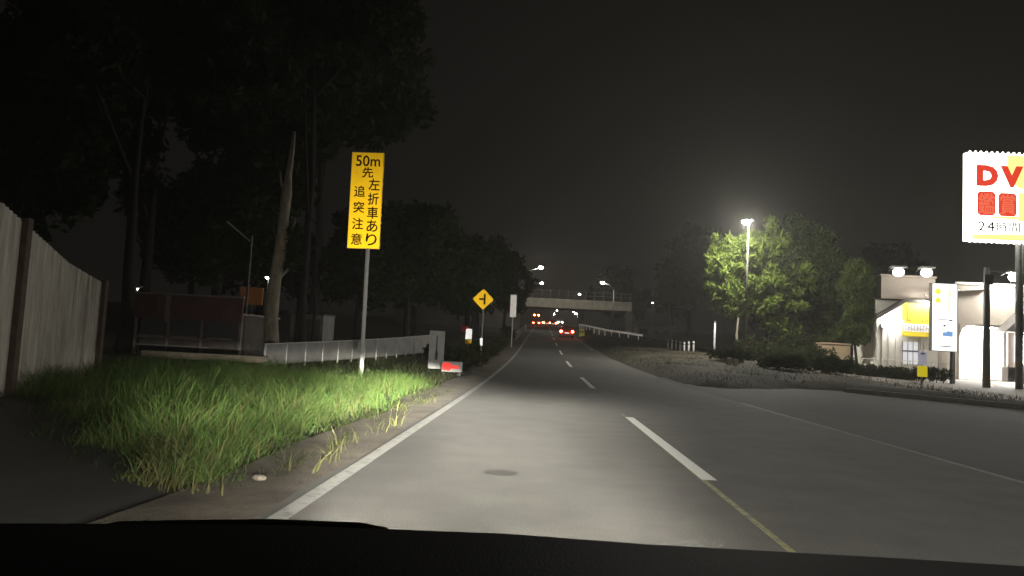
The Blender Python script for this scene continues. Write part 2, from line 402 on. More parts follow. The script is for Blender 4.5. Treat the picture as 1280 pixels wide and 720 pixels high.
# raised verge on the right, its bank and the kerbed pavement by the shops
EDGE = np.array([(4.9, 420), (4.75, 150), (4.62, 100), (4.66, 75), (4.78, 60), (4.95, 45), (5.12, 36), (5.25, 30), (5.6, 27.0), (6.6, 26.2), (8.2, 27.2), (9.8, 28.6), (11.0, 28.9), (11.9, 28.2), (13.41, 26), (15.08, 23.6), (19.5, 17.3), (26, 8), (33, -2), (44, -18)])
def edge_dist(P):
    best = np.full(len(P), 1e9); sgn = np.ones(len(P))
    for a, b in zip(EDGE[:-1], EDGE[1:]):
        d = b-a; L2 = d@d
        t = np.clip(((P-a)@d)/L2, 0, 1); q = a+t[:, None]*d; r = P-q
        dist = np.hypot(r[:, 0], r[:, 1]); cr = d[0]*r[:, 1]-d[1]*r[:, 0]
        up = dist < best; best[up] = dist[up]; sgn[up] = np.sign(cr[up])
    return best*sgn
def smooth(a, b, x): t = np.clip((x-a)/(b-a), 0, 1); return t*t*(3-2*t)
def land_right(X, Y):
    P = np.stack([np.asarray(X, float), np.asarray(Y, float)], 1); d = edge_dist(P)
    hi = .30 + .36*np.exp(-((P[:, 0]-10.5)/3.2)**2) * smooth(30, 42, P[:, 1])
    hi = np.where(P[:, 0] > 13, .14+(hi-.14)*(1-smooth(13, 17.5, P[:, 0])), hi)
    lump = .05*np.sin(P[:, 0]*2.1+P[:, 1]*.7)+.05*np.sin(P[:, 1]*1.13+P[:, 0]*.6)
    h = np.where(P[:, 0] < 16, hi*smooth(-.05, 1.5, d)+lump*smooth(.3, 1.5, d)*(1-smooth(13, 16, P[:, 0])), .14)
    h = np.where(d < 0, -.25, h)
    return h + np.array([zr(y) for y in P[:, 1]]), d
def gz(x, y): return float(land_right([x], [y])[0][0])
def land_sheet(name, x0, x1, y0, y1, sx, sy, m, keep):
    xs = np.arange(x0, x1+1e-6, sx); ys = np.arange(y0, y1+1e-6, sy); nx = len(xs)
    gx, gy = np.meshgrid(xs, ys); h, d = land_right(gx.ravel(), gy.ravel())
    vs = np.stack([gx.ravel(), gy.ravel(), h], 1); fs = []
    for j in range(len(ys)-1):
        for i in range(nx-1):
            k = j*nx+i; q = (k, k+1, k+nx+1, k+nx)
            if max(d[list(q)]) > -.3 and keep(xs[i]+sx/2, ys[j]+sy/2): fs.append(q)
    mb = MB(); mb.v = [tuple(v) for v in vs]; mb.f = fs
    o = mb.build(name, m, smooth=True); return structure(o)
land_sheet('verge', 4, 16, 18, 150, .3, .5, M['verge'], lambda x, y: True)
land_sheet('pavement', 16, 44, -16, 80, .5, .5, M['pave'], lambda x, y: True)
kb = thing('kerb', (0, 0, 0), None, None); structure(kb)
kp = [Vector((*p, 0)) for p in [(11.6, 28.45), (13.41, 26), (15.08, 23.6), (19.5, 17.3), (26, 8)]]
for a, b in zip(kp[:-1], kp[1:]):
    n = max(1, round((b-a).length/1.2))
    for i in range(n):
        p, q = a+(b-a)*(i/n), a+(b-a)*((i+1)/n); c = (p+q)/2; L = (q-p).length
        mt = Matrix.Translation((c.x, c.y, zr(c.y))) @ Matrix.Rotation(math.atan2((q-p).y, (q-p).x), 4, 'Z')
        MB().bbox(-L/2+.008, L/2-.008, -.09, .09, -.2, .155+random.uniform(-.006, .006), .015, mt).build('kerb_stone', M['kerb'], kb)

# ------------------------------------------------------------------ own car: dashboard, wiper, bonnet and the two headlights that light the road
car = thing('own_car', (0, .8, 0), 'black dashboard of the car along the bottom edge of the view', 'car')
def dashline(x): return float(np.interp(x, [-1.2, -.58, -.40, -.27, -.02, .12, .25, .38, .51, 1.2], [.945, .977, .987, .994, 1.0, .998, .999, 1.0, 1.0, .99]))
xs = np.linspace(-.8, .8, 65); prof = [(.60, -.30), (.46, -.12), (.40, -.10), (.0, 0), (-.014, -.006), (-.02, -.03), (-.02, -.5)]   # (towards the driver, down)
mb = MB(); vs = []; fs = []
for x in xs:
    for dy, dz in prof: vs.append((x, -dy, dashline(x)+dz))
n = len(prof)
for i in range(len(xs)-1):
    for k in range(n-1): fs.append((i*n+k, i*n+k+1, (i+1)*n+k+1, (i+1)*n+k))
mb.add(vs, fs); mb.build('dashboard', M['black'], car, smooth=True)
mb = MB(); mb.tube([(-.56, .12, .936), (-.3, .13, .946), (-.1, .14, .950), (.02, .16, .938)], [.008, .009, .009, .012], 8); mb.build('wiper', M['black_rubber'], car, smooth=True)
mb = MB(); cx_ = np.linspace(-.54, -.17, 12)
mb.tube([(x, .10+.01*math.sin(x*9), float(np.interp(x, [-.54, -.31, -.17], [.945, .966, .971]))) for x in cx_], [.004]+[.010]*10+[.005], 8); mb.build('reflection_strip', M['reflection_green'], car, smooth=True)  # green-grey strip imitating the windscreen-edge reflection above the dashboard
mb = MB(); mb.tube([(x, .012, dashline(x)-.010) for x in np.linspace(.37, .7, 14)], .006, 8); mb.build('glint_strip', M['glint_gloss'], car, smooth=True)  # added glossy strip standing in for the windscreen-edge glint on the right
mb = MB(); bx = np.linspace(-.75, .75, 21); bp_ = [(.05, .90), (.35, .80), (.62, .70), (.72, .60), (.74, .30)]; vs = []; fs = []
for x in bx:
    for y, z in bp_: vs.append((x, y, z-.05*(x/.75)**2))
for i in range(20):
    for k in range(4): fs.append((i*5+k, i*5+k+1, i*5+k+6, i*5+k+5))
mb.add(vs, fs); mb.build('bonnet', M['black'], car, smooth=True)

def headlight(x):
    h = MB().bbox(x-.16, x+.16, .70, .76, .54, .66, .02).build('headlight', M['glass'], car)
    ld = bpy.data.lights.new('headlight_beam', 'POINT'); ld.energy = 1.0; ld.shadow_soft_size = .05; ld.color = (1, .96, .84)
    ld.use_nodes = True; nt = ld.node_tree; L = nt.links
    em = nt.nodes['Emission']
    tc = nt.nodes.new('ShaderNodeTexCoord'); sx = nt.nodes.new('ShaderNodeSeparateXYZ'); L.new(tc.outputs['Normal'], sx.inputs[0])
    def mth(op, a, b=None, c=None):
        q = nt.nodes.new('ShaderNodeMath'); q.operation = op
        for i, t in enumerate((a, b, c)):
            if t is None: continue
            if isinstance(t, (int, float)): q.inputs[i].default_value = t
            else: L.new(t, q.inputs[i])
        return q.outputs[0]
    def ss(v, a, b, lo=0., hi=1.):
        r = nt.nodes.new('ShaderNodeMapRange'); r.interpolation_type = 'SMOOTHSTEP'
        L.new(v, r.inputs[0]); r.inputs[1].default_value = a; r.inputs[2].default_value = b; r.inputs[3].default_value = lo; r.inputs[4].default_value = hi
        return r.outputs[0]
    S = BEAM_SIGN
    X, Y, Z = (mth('MULTIPLY', o, S) for o in (sx.outputs[0], sx.outputs[1], sx.outputs[2]))
    az = mth('MULTIPLY', mth('ARCTAN2', X, Y), 57.2958)
    el = mth('MULTIPLY', mth('ARCSINE', Z), 57.2958)
    # low beam: bright just under the cut-off, falling towards the bumper so that the road is lit evenly; cut-off climbs to the kerb side
    kick = mth('MINIMUM', mth('MAXIMUM', mth('MULTIPLY', mth('ADD', az, 3.0), -.16), 0.0), 1.9)
    e2 = mth('SUBTRACT', el, kick)
    down = mth('MAXIMUM', mth('MULTIPLY', e2, -1.0), .0)
    fall = mth('POWER', mth('DIVIDE', mth('MAXIMUM', mth('MULTIPLY', el, -1.0), 2.6), 2.6), -2.55)
    cut = ss(down, 1.5, 2.9)
    hor = mth('MULTIPLY', mth('ADD', ss(az, -37, -17, 0, .10), ss(az, -19, -9, 0, .90)), ss(az, -3, 13, 1, .045))
    beam = mth('MULTIPLY', mth('MULTIPLY', cut, fall), hor)
    # stray light above the cut-off
    stray = mth('MULTIPLY', mth('MULTIPLY', ss(el, 22, 5, .0, .9), ss(el, -20, -1, 0, 1)), mth('MULTIPLY', ss(az, -32, -12, .30, 1), ss(az, 0, 24, 1, .35)))
    tot = mth('ADD', mth('MULTIPLY', beam, BEAM), mth('MULTIPLY', stray, STRAY))
    tot = mth('MULTIPLY', tot, ss(Y, 0, .2))
    L.new(tot, em.inputs['Strength'])
    lo = bpy.data.objects.new('headlight_beam', ld); COL.objects.link(lo); lo.parent = car; lo.location = (x, .80, .62)
BEAM_SIGN, BEAM, STRAY = 1.0, 1.38e5, 2.2e3
for hx in (-.55, .55): headlight(hx)

# ------------------------------------------------------------------ foliage
def blades(pos, h, w, lean, rng, segs=3):
    """grass blades: returns verts, faces, tint per vertex"""
    n = len(pos); ang = rng.uniform(0, 2*np.pi, n); ld = rng.uniform(0, 2*np.pi, n)
    V = []; T = rng.uniform(0, 1, n)
    for s in range(segs+1):
        t = s/segs; ww = w*(1-t**1.5)*.5
        bend = lean*t**1.8
        cx = pos[:, 0]+np.cos(ld)*bend*h; cy = pos[:, 1]+np.sin(ld)*bend*h; cz = pos[:, 2]+h*t*np.sqrt(np.maximum(.1, 1-(lean*t)**2*.6))
        V.append(np.stack([cx-np.cos(ang)*ww, cy-np.sin(ang)*ww, cz], 1))
        if s < segs: V.append(np.stack([cx+np.cos(ang)*ww, cy+np.sin(ang)*ww, cz], 1))
    k = len(V); V = np.stack(V, 1).reshape(-1, 3)
    F = []
    base = np.arange(n)*k
    quads = [np.stack([base+2*s, base+2*s+1, base+2*s+3, base+2*s+2], 1) for s in range(segs-1)]
    tri = np.stack([base+2*segs-2, base+2*segs-1, base+2*segs], 1)
    return V, quads, tri, np.repeat(T, k)
def mesh_from(name, V, polys, tint=None):
    me = bpy.data.meshes.new(name); me.vertices.add(len(V)); me.vertices.foreach_set('co', np.asarray(V, 'f').ravel())
    loops = np.concatenate([p.ravel() for p in polys]); sizes = np.concatenate([np.full(len(p), p.shape[1]) for p in polys])
    me.loops.add(len(loops)); me.loops.foreach_set('vertex_index', loops.astype('i'))
    me.polygons.add(len(sizes)); st = np.concatenate([[0], np.cumsum(sizes)[:-1]])
    me.polygons.foreach_set('loop_start', st.astype('i'))
    me.update(calc_edges=True)
    if tint is not None:
        a = me.attributes.new('tint', 'FLOAT', 'POINT'); a.data.foreach_set('value', np.asarray(tint, 'f'))
    me.validate(); return me
def grass(name, P, h, w, lean, m, label):
    V, q, t, T = blades(P, h, w, lean, RNG); me = mesh_from(name, V, q+[t], T)
    o = link(name, me, m); return tag(o, label, 'grass', kind='stuff')
def leaves_mesh(name, centres, radii, per, size, rng, droop=.0, aspect=2.2):
    """many small leaf quads spread through clumps"""
    C = np.repeat(np.asarray(centres), per, 0); Rr = np.repeat(np.asarray(radii), per); n = len(C)
    d = rng.normal(size=(n, 3)); d /= np.linalg.norm(d, axis=1)[:, None]
    r = Rr*rng.uniform(0, 1, n)**.45
    P = C+d*r[:, None]*np.array([1, 1, .85])
    a = rng.normal(size=(n, 3)); a[:, 2] -= droop*1.5; a /= np.linalg.norm(a, axis=1)[:, None]
    b = np.cross(a, rng.normal(size=(n, 3))); b /= np.linalg.norm(b, axis=1)[:, None]
    s = size*rng.uniform(.6, 1.4, n)[:, None]
    a = a*s*aspect*.5; b = b*s*.5
    V = np.stack([P-a, P+b*.9, P+a, P-b*.9], 1).reshape(-1, 3)
    F = np.arange(n*4).reshape(n, 4)
    tint = np.repeat(np.clip(np.repeat(rng.uniform(0, 1, len(centres)), per)*.6+rng.uniform(0, .4, n), 0, 1), 4)
    return mesh_from(name, V, [F], tint)
def crown_clumps(rng, n, rx, ry, rz, zc, rmin, rmax, lobes=6):
    """clump centres: a few offset lobes so that the outline is uneven and has gaps"""
    L = []
    for _ in range(lobes):
        v = rng.normal(size=3); v /= np.linalg.norm(v); L.append((v*np.array([rx, ry, rz])*rng.uniform(.35, .75), rng.uniform(.38, .62)))
    C = []; S = []
    for i in range(n):
        o, k = L[rng.integers(lobes)]; v = rng.normal(size=3); v /= np.linalg.norm(v); v *= rng.uniform(.25, 1)**.5
        p = o+v*np.array([rx, ry, rz])*k; C.append((p[0], p[1], zc+p[2])); S.append(rng.uniform(rmin, rmax))
    return C, S
def trunk_mb(h, r0, rng, crown_c=None, limbs=5, bend=.3):
    mb = MB(); pts = []; x = y = 0
    for i in range(7):
        t = i/6; pts.append((x, y, -.2+t*(h+.2))); x += rng.uniform(-bend, bend)*.35; y += rng.uniform(-bend, bend)*.35
    mb.tube(pts, [r0*(1-.68*i/6)*(1.25 if i == 0 else 1) for i in range(7)], 9)
    if crown_c:
        for i in range(limbs):
            c = Vector(crown_c[rng.integers(len(crown_c))]); j = rng.integers(3, 7); p = Vector(pts[j]); m_ = (p+c)/2+Vector((0, 0, -.25))
            mb.tube([p, m_, c], [r0*.34, r0*.22, r0*.06], 6)
    return mb
def tree(name, loc, label, group, th, r0, rx, ry, rz, zc, n, per, leaf, mleaf, mbark, seed, cmin=.5, cmax=1.0, droop=0., lobes=6, aspect=2.2):
    rng = np.random.default_rng(seed)
    t = thing(name, loc, label, 'tree', group)
    C, S = crown_clumps(rng, n, rx, ry, rz, zc, cmin, cmax, lobes)
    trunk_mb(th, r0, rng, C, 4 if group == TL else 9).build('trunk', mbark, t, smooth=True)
    link('crown', leaves_mesh('crown', C, S, per, leaf, rng, droop, aspect), mleaf, t)
    return t

# ------------------------------------------------------------------ grass on the left bank
rng = RNG
def in_strip(n, y0, y1, xl, xr, dens=None):
    y = rng.uniform(y0, y1, n); a = np.array([xl(v) for v in y]); b = np.array([xr(v) for v in y])
    x = a+(b-a)*rng.uniform(0, 1, n); return x, y
def edge_r(y): return -2.66-.16*math.sin(y*.8)-.10*math.sin(y*2.3)-.07*math.sin(y*5.1)
edge_l = lambda y: -2.9-(y-5.6)*.86+.22*math.sin(y*3.1)+.14*math.sin(y*7.3+1) if y < 12 else -12.5
x, y = in_strip(52000, 5.7, 22.5, edge_l, lambda v: edge_r(v)+.22)
k = y < 18.5+1.2*np.sin(x*1.3)+(-x)*.35; x, y = x[k], y[k]
er = np.array([edge_r(v) for v in y]); el_ = np.array([edge_l(v) for v in y]); inn = np.minimum(er-x, (x-el_)*.6)
patchy = .5+.5*np.sin(x*2.3+1+.8*np.sin(y*.9))*np.sin(y*1.7+x*.6)
k = (rng.uniform(0, 1, len(x)) < np.clip(.30+inn*1.1, .10, 1)*np.clip(.35+.8*patchy, 0, 1)); x, y, inn, patchy = x[k], y[k], inn[k], patchy[k]
h = np.clip(.17+.22*patchy+rng.gamma(2, .065, len(x)), .08, .9)*np.clip(.35+inn/1.0, .25, 1)
z = np.array([zr(v) for v in y])-.05
P_ = np.stack([x, y, z], 1); dead = rng.uniform(0, 1, len(x)) < .10+.12*(1-patchy)
def g_(k, m, lab): grass('tall_grass' if m is M['grass'] else 'dead_grass', P_[k], h[k], rng.uniform(.007, .019, k.sum()), rng.uniform(.15, 1.15, k.sum())**.7, m, lab)
g_(~dead, M['grass'], 'tall bright green grass on the left bank lit by headlights'); g_(dead, M['straw'], 'pale dead stalks mixed into the tall green grass')
x, y = in_strip(1500, 5.3, 12, lambda v: edge_l(v)+.2, lambda v: max(edge_l(v)+.5, -2.6-.12*(12-v)))
grass('dry_grass', np.stack([x, y, np.zeros(len(x))-.04], 1), rng.uniform(.08, .36, len(x)), rng.uniform(.006, .014, len(x)), rng.uniform(.3, 1.1, len(x)), M['straw'], 'straw coloured dry grass at the near end of the bank')
x, y = in_strip(1500, 6.2, 12, lambda v: edge_l(v)-.55, lambda v: edge_l(v)+.3); k = np.sin(x*7)*np.sin(y*5)+rng.uniform(-.6, .4, len(x)) > -.1; x, y = x[k], y[k]
grass('driveway_weeds', np.stack([x, y, np.zeros(len(x))-.03], 1), rng.uniform(.04, .22, len(x)), rng.uniform(.007, .015, len(x)), rng.uniform(.5, 1.2, len(x)), M['leaf_bush'], 'low weeds straggling onto the dark driveway')
# low ground weeds creeping out over the dirt
x, y = in_strip(2600, 5.4, 19, lambda v: -2.75, lambda v: -2.05); k = (np.sin(x*9+y*1.3)*np.sin(y*2.1)+rng.uniform(-.5, .5, len(x)) > .25); x, y = x[k], y[k]
grass('creeping_weeds', np.stack([x, y, np.zeros(len(x))], 1), rng.uniform(.03, .13, len(x)), rng.uniform(.008, .016, len(x)), rng.uniform(.5, 1.2, len(x)), M['leaf_bush'], 'low weeds creeping out over the dirt shoulder')
# weeds sprouting between shoulder and line
wp = []
for cx, cy, n in [(-1.95, 10.2, 28), (-1.98, 9.4, 22), (-2.02, 7.6, 30), (-1.95, 7.1, 34), (-2.0, 6.5, 26), (-2.05, 8.2, 22), (-2.3, 12.4, 30), (-2.1, 14.2, 20)]:
    for _ in range(n//2): wp.append((cx+rng.normal(0, .07), cy+rng.normal(0, .16), .0))
wp = np.array(wp)
grass('edge_weeds', wp, rng.uniform(.08, .3, len(wp)), rng.uniform(.008, .016, len(wp)), rng.uniform(.2, 1.0, len(wp)), M['leaf_weed'], 'sparse yellowish weeds along the shoulder beside the white edge line')
x, y = in_strip(15000, 19, 70, lambda v: -14 if v < 40 else -8, lambda v: -2.75)
h = rng.uniform(.08, .30, len(x)); z = np.array([zr(v) for v in y])-.05
grass('rough_grass', np.stack([x, y, z], 1), h, rng.uniform(.015, .035, len(x)), rng.uniform(.2, .9, len(x)), M['leaf_bush'], 'short dark grass behind the tall bank as far as the bridge')
x = rng.uniform(4.6, 18, 26000); y = rng.uniform(25, 90, 26000); hz, d = land_right(x, y); k = (d > .35)
x, y, hz = x[k], y[k], hz[k]
dn = np.sin(x*1.1)*np.sin(y*.45+x*.3)+rng.uniform(-.6, .6, len(x)); k = dn > -.1; x, y, hz = x[k], y[k], hz[k]
grass('verge_grass', np.stack([x, y, hz-.03], 1), rng.uniform(.06, .24, len(x)), rng.uniform(.012, .03, len(x)), rng.uniform(.2, 1., len(x)), M['verge_g'], 'thin dry grass scattered over the raised verge right of the road')

# ------------------------------------------------------------------ left side: fences, hut, boards
t = thing('corrugated_fence', (-9.0, 12, 0), 'pale corrugated metal fence with dark post at left edge of view', 'fence')
pa, pb = Vector((-7.0, 6.6, 0)), Vector((-10.42, 17, 0)); dirv = (pb-pa).normalized(); LN = (pb-pa).length
def ftop(s): return float(np.interp(s/LN, [0, .42, .52, .75, 1.0], [3.2, 2.98, 2.80, 2.38, 2.16]))
npan = 12; nrm = Vector((dirv.y, -dirv.x, 0))
for i in range(npan):
    s0, s1 = LN*i/npan+.012, LN*(i+1)/npan-.012; m_ = 20; mb = MB(); vs = []; fs = []
    for k in range(m_+1):
        s = s0+(s1-s0)*k/m_; off = [0, .035, .035, 0][k % 4]
        p = pa+dirv*s+nrm*off-Vector((-9.0, 12, 0)); q = p-nrm*.02
        vs += [(p.x, p.y, -.1), (p.x, p.y, ftop(s)), (q.x, q.y, -.1), (q.x, q.y, ftop(s))]
    for k in range(m_):
        a, b = 4*k, 4*k+4; fs += [(a, b, b+1, a+1), (a+2, a+3, b+3, b+2), (a+1, b+1, b+3, a+3), (a, a+2, b+2, b)]
    mb.add(vs, fs); mb.build('panel', M['corrug'], t)
for s in (LN*.505, LN*.995):
    p = pa+dirv*s+nrm*.09-Vector((-9.0, 12, 0)); MB().bbox(p.x-.06, p.x+.06, p.y-.06, p.y+.06, -.1, ftop(s)+.06, .01).build('post', M['rust'], t)

t = thing('low_rail_fence', (-10.2, 22, 0), 'low grey wooden rail fence behind the grass below the maroon hut', 'fence')
for px in (-1.65, .25, 2.0): MB().bbox(px-.06, px+.06, -.06, .06, -.2, .42, .01).build('post', M['wood'], t)
MB().bbox(-1.8, 2.1, -.10, -.063, .26, .46, .01).build('rail', M['wood'], t)
MB().bbox(-1.8, 2.1, -.10, -.063, .0, .10, .01).build('rail', M['wood'], t)

t = thing('maroon_hut', (-14.6, 30, .1), 'low dark hut with maroon fascia panels at the far left', 'hut')
MB().box(-2.15, 2.2, .3, 4.2, -.2, 1.72).build('wall', M['hut'], t)
MB().bbox(-2.3, 2.32, .0, 4.4, 1.72, 1.82, .02).build('roof_slab', M['paleband'], t)
for i in range(5):
    x0 = -2.3+i*.925; MB().bbox(x0+.01, x0+.91, -.09, -.012, 1.42, 2.42, .012).build('fascia_panel', M['maroon'], t)
MB().bbox(-2.32, 2.34, -.12, .06, 2.425, 2.50, .012).build('fascia_cap', M['paleband'], t)
MB().bbox(-.92, -.72, -.15, -.095, 1.30, 2.42, .01).build('pilaster', M['paleband'], t)
for px in (-2.2, -.82, .6, 2.22): MB().bbox(px-.05, px+.05, .03, .13, -.2, 1.72, .01).build('post', M['paleband'], t)
for i, wx_ in enumerate((-1.6, -.2, 1.3)):
    w = MB().bbox(wx_-.5, wx_+.5, .24, .30, .75, 1.45, .01).build('window', M['glass'], t)
    MB().bbox(wx_-.54, wx_+.54, .19, .24, .68, .75, .008).build('sill', M['paleband'], w)
MB().bbox(-2.25, .9, .12, .18, .62, .68, .01).build('hand_rail', M['paleband'], t)
MB().bbox(-2.25, .9, .12, .18, .30, .35, .01).build('hand_rail', M['paleband'], t)

t = thing('orange_sign', (-18.0, 45, .5), 'dim orange box sign above the hut roof left of the bare trunk', 'sign')
MB().bbox(-.72, .72, -.10, .10, 2.34, 3.42, .04).build('sign_box', M['orange_box'], t)
MB().tube([(.0, .15, 0), (.0, .15, 3.3)], .06, 8).build('post', M['dark_m'], t)

t = thing('grey_shed', (-12.8, 40, .3), 'dim grey shed wall between the bare trunk and the yellow sign', 'shed')
MB().box(-.9, .9, 0, 2.2, -.2, 1.98).build('wall', M['fence'], t)
mb = MB(); mb.prism([(-1.0, 1.99), (1.0, 1.99), (1.0, 2.05), (-1.0, 2.14)], -.15, 2.3); mb.build('roof', M['roofd'], t)
MB().bbox(-.05, .75, -.04, -.003, -.1, 1.75, .01).build('door', M['hut'], t)

# grey panel fence
t = thing('panel_fence', (-9.0, 25, .26), 'grey panel fence with pale posts behind the long grass', 'fence')
pa, pb = Vector((-9.15, 24.4, .0)), Vector((-6.45, 46, 0)); org = Vector((-9.0, 25, .26)); n = 14
for i in range(n+1):
    p = pa+(pb-pa)*(i/n); g = zr(p.y)+.02; hgt = .72+.36*i/n; q = p-org
    MB().bbox(q.x-.03, q.x+.03, q.y-.03, q.y+.03, g-.3-.26, g+hgt+.05-.26, .006).build('post', M['galv'], t)
    if i < n:
        p2 = pa+(pb-pa)*((i+1)/n); g2 = zr(p2.y)+.02; h2 = .72+.36*(i+1)/n
        a = p+(p2-p)*.02-org; b = p+(p2-p)*.98-org; mb = MB()
        vs = [(a.x, a.y, g+.05-.26), (b.x, b.y, g2+.05-.26), (b.x, b.y, g2+h2-.26), (a.x, a.y, g+hgt-.26)]
        vs += [(v[0]-.02, v[1]+.004, v[2]) for v in vs]
        mb.add(vs, [(0, 1, 2, 3), (7, 6, 5, 4), (0, 4, 5, 1), (1, 5, 6, 2), (2, 6, 7, 3), (3, 7, 4, 0)]); mb.build('panel', M['fence'], t)
        MB().tube([(a.x+.02, a.y, g+hgt-.24), (b.x+.02, b.y, g2+h2-.24)], .022, 6).build('top_rail', M['galv'], t)

# ------------------------------------------------------------------ left side signs
t = thing('warning_sign', (-5.42, 22, .05), 'tall yellow warning sign with dark Japanese writing on a leaning pole', 'sign', rz=0)
t.rotation_euler = (0, R(-.9), 0)
pl = MB().bbox(-.5, .5, -.02, .02, 3.82, 6.80, .012).build('sign_plate', M['sign_y'], t)
def cell(s, u, v, w=.27, h=.33): 
    cx = -.5+u; cz = 6.80-v*2.98
    glyphs(s, cx-w/2, cx+w/2, cz-h/2, cz+h/2, -.0245, M['sign_k'], pl, bold=.012)
cell('50m', .51, .092, .74, .33); cell('先', .52, .212, .33, .32)
for s, u, v in [('追', .30, .41), ('突', .30, .575), ('注', .29, .745), ('意', .28, .905)]: cell(s, u, v, .33, .34)
for s, u, v in [('左', .735, .335), ('折', .73, .485), ('車', .73, .63), ('あ', .735, .765), ('り', .73, .905)]: cell(s, u, v, .33, .36)
mb = MB()
for a, b, c, d in [(-.5, .5, 6.785, 6.80), (-.5, .5, 3.82, 3.835)]: mb.box(a, b, -.023, -.0205, c, d)
for a, b in [(-.5, -.485), (.485, .5)]: mb.box(a, b, -.023, -.0205, 3.84, 6.78)
mb.build('sign_border', M['sign_back'], t)
MB().tube([(.12, .075, -.3), (.12, .075, 6.6)], .062, 12).build('pole', M['pole_pale'], t, smooth=True)
for z in (4.2, 5.3, 6.4): MB().bbox(-.35, .45, .021, .05, z-.03, z+.03, .005).build('bracket', M['galv'], t)

t = thing('grey_board', (-3.9, 28, .09), 'grey upright board with a dark streak standing at the roadside', 'board')
MB().bbox(-.29, .29, -.02, .02, .06, 1.5, .01).build('panel', M['board'], t)
mb = MB(); mb.prism([(-.03, .38), (.05, .38), (.07, .62), (.03, .8), (.02, 1.32), (-.02, 1.32), (-.02, .8), (-.05, .6)], -.026, -.0215); mb.build('dark_mark', M['ink_grey'], t)
for sx_ in (-.24, .24): MB().tube([(sx_, .05, -.15), (sx_, .05, 1.45)], .022, 8).build('leg', M['galv'], t)

t = thing('red_marker', (-3.04, 26, .06), 'low white box with a glowing red patch beside the grey board', 'marker')
MB().bbox(-.36, .36, -.10, .12, .08, .45, .05).build('case', M['sign_w'], t)
mb = MB(); mb.prism([(-.32, .14), (-.06, .12), (-.02, .2), (.22, .20), (.26, .30), (-.02, .32), (-.06, .40), (-.30, .40), (-.34, .27)], -.112, -.104); mb.build('red_patch', M['red_led'], t)
for sx_ in (-.28, .28): MB().bbox(sx_-.04, sx_+.04, -.12, .14, -.1, .078, .01).build('foot', M['dark_m'], t)

t = thing('junction_sign', (-2.86, 36, .25), 'yellow diamond sign with a side road junction symbol on a thin pole', 'sign')
d = .51
def plate(rad, y0, y1, rnd=.06):
    pts = []
    for k in range(4):
        a = math.pi/2*k
        c = Vector((math.cos(a), math.sin(a)))*(rad-rnd*1.2)
        for j in range(5):
            b = a-math.pi/4+math.pi/2*j/4; pts.append((c.x+rnd*math.cos(b), 3.11+c.y+rnd*math.sin(b)))
    return MB().prism(pts, y0, y1)
plate(d, -.012, .012).build('sign_plate', M['sign_y'], t)
mb = MB(); mb.box(-.045+.07, .045+.07, -.017, -.0135, 2.86, 3.38); mb.box(-.2, .02, -.017, -.0135, 3.07, 3.16); mb.build('junction_symbol', M['sign_k'], t)
MB().tube([(.02, .05, -.3), (.02, .05, 3.5)], .035, 8).build('pole', M['galv'], t)
MB().bbox(-.045, .085, -.01, .012, .85, 1.2, .01).build('reflector', M['reflect_w'], t)

t = thing('delineator_post', (-3.68, 38, .27), 'short post with white plate above a yellow plate by the bushes', 'post')
MB().tube([(0, .05, -.3), (0, .05, 1.6)], .03, 8).build('pole', M['galv'], t)
MB().bbox(-.15, .17, -.015, .015, 1.1, 1.64, .01).build('white_plate', M['reflect_w'], t)
mb = MB(); mb.prism([(-.18, 1.06), (.18, 1.06), (.18, .84), (.08, .76), (.02, .88), (-.12, .82)], -.015, .012); mb.build('yellow_plate', M['sign_y'], t)

t = thing('white_banner', (-2.28, 60, 1.0), 'narrow white vertical banner on a post at the left roadside', 'banner')
MB().bbox(-.25, .25, -.02, .02, 2.45, 4.25, .01).build('banner_cloth', M['sign_rw'], t)
MB().tube([(.0, .06, -.3), (.0, .06, 4.3)], .045, 8).build('pole', M['galv'], t)
MB().bbox(-.27, .27, -.03, .05, 4.26, 4.31, .008).build('top_bar', M['galv'], t)

t = thing('red_lantern', (-4.3, 42, .35), 'dim red lamp on a thin post left of the white and yellow post', 'lamp')
MB().ball((0, 0, 1.62), .24, .2, .17).build('lamp_shade', M['red_dim'], t, smooth=True)
MB().tube([(-.25, .05, -.2), (-.2, .05, 1.2), (0, .0, 1.5)], .03, 7).build('pole', M['dark_m'], t)

# ------------------------------------------------------------------ trees and bushes, left
t = thing('bare_tree', (-10.25, 28, .05), 'bare bent trunk standing alone behind the panel fence', 'tree')
pts = [(.0, 0, -.3), (-.02, 0, .6), (-.12, 0, 1.7), (-.1, .05, 3.2), (.02, .1, 4.6), (.06, .05, 5.7), (.12, 0, 6.6), (.14, .0, 7.3), (.2, .0, 8.2), (.22, 0, 9.05)]
mb = MB(); mb.tube(pts, [.36, .30, .27, .24, .235, .20, .21, .13, .10, .07], 10)
mb.tube([(.02, .1, 4.4), (.35, .1, 4.9), (.5, .1, 5.6)], [.09, .06, .03], 6); mb.tube([(-.1, .05, 3.1), (.3, .2, 3.6), (.55, .2, 4.0)], [.09, .06, .03], 6)
mb.tube([(.12, 0, 6.5), (-.18, .1, 7.0), (-.25, .1, 7.5)], [.08, .05, .02], 6)
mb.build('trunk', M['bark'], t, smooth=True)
r_ = np.random.default_rng(3)
link('leaf_tuft', leaves_mesh('leaf_tuft', [(.45, .1, 4.4), (.6, .1, 3.9), (.4, .2, 5.1), (.5, .1, 4.7)], [.35, .4, .3, .3], 170, .10, r_), M['leaf_dk'], t)

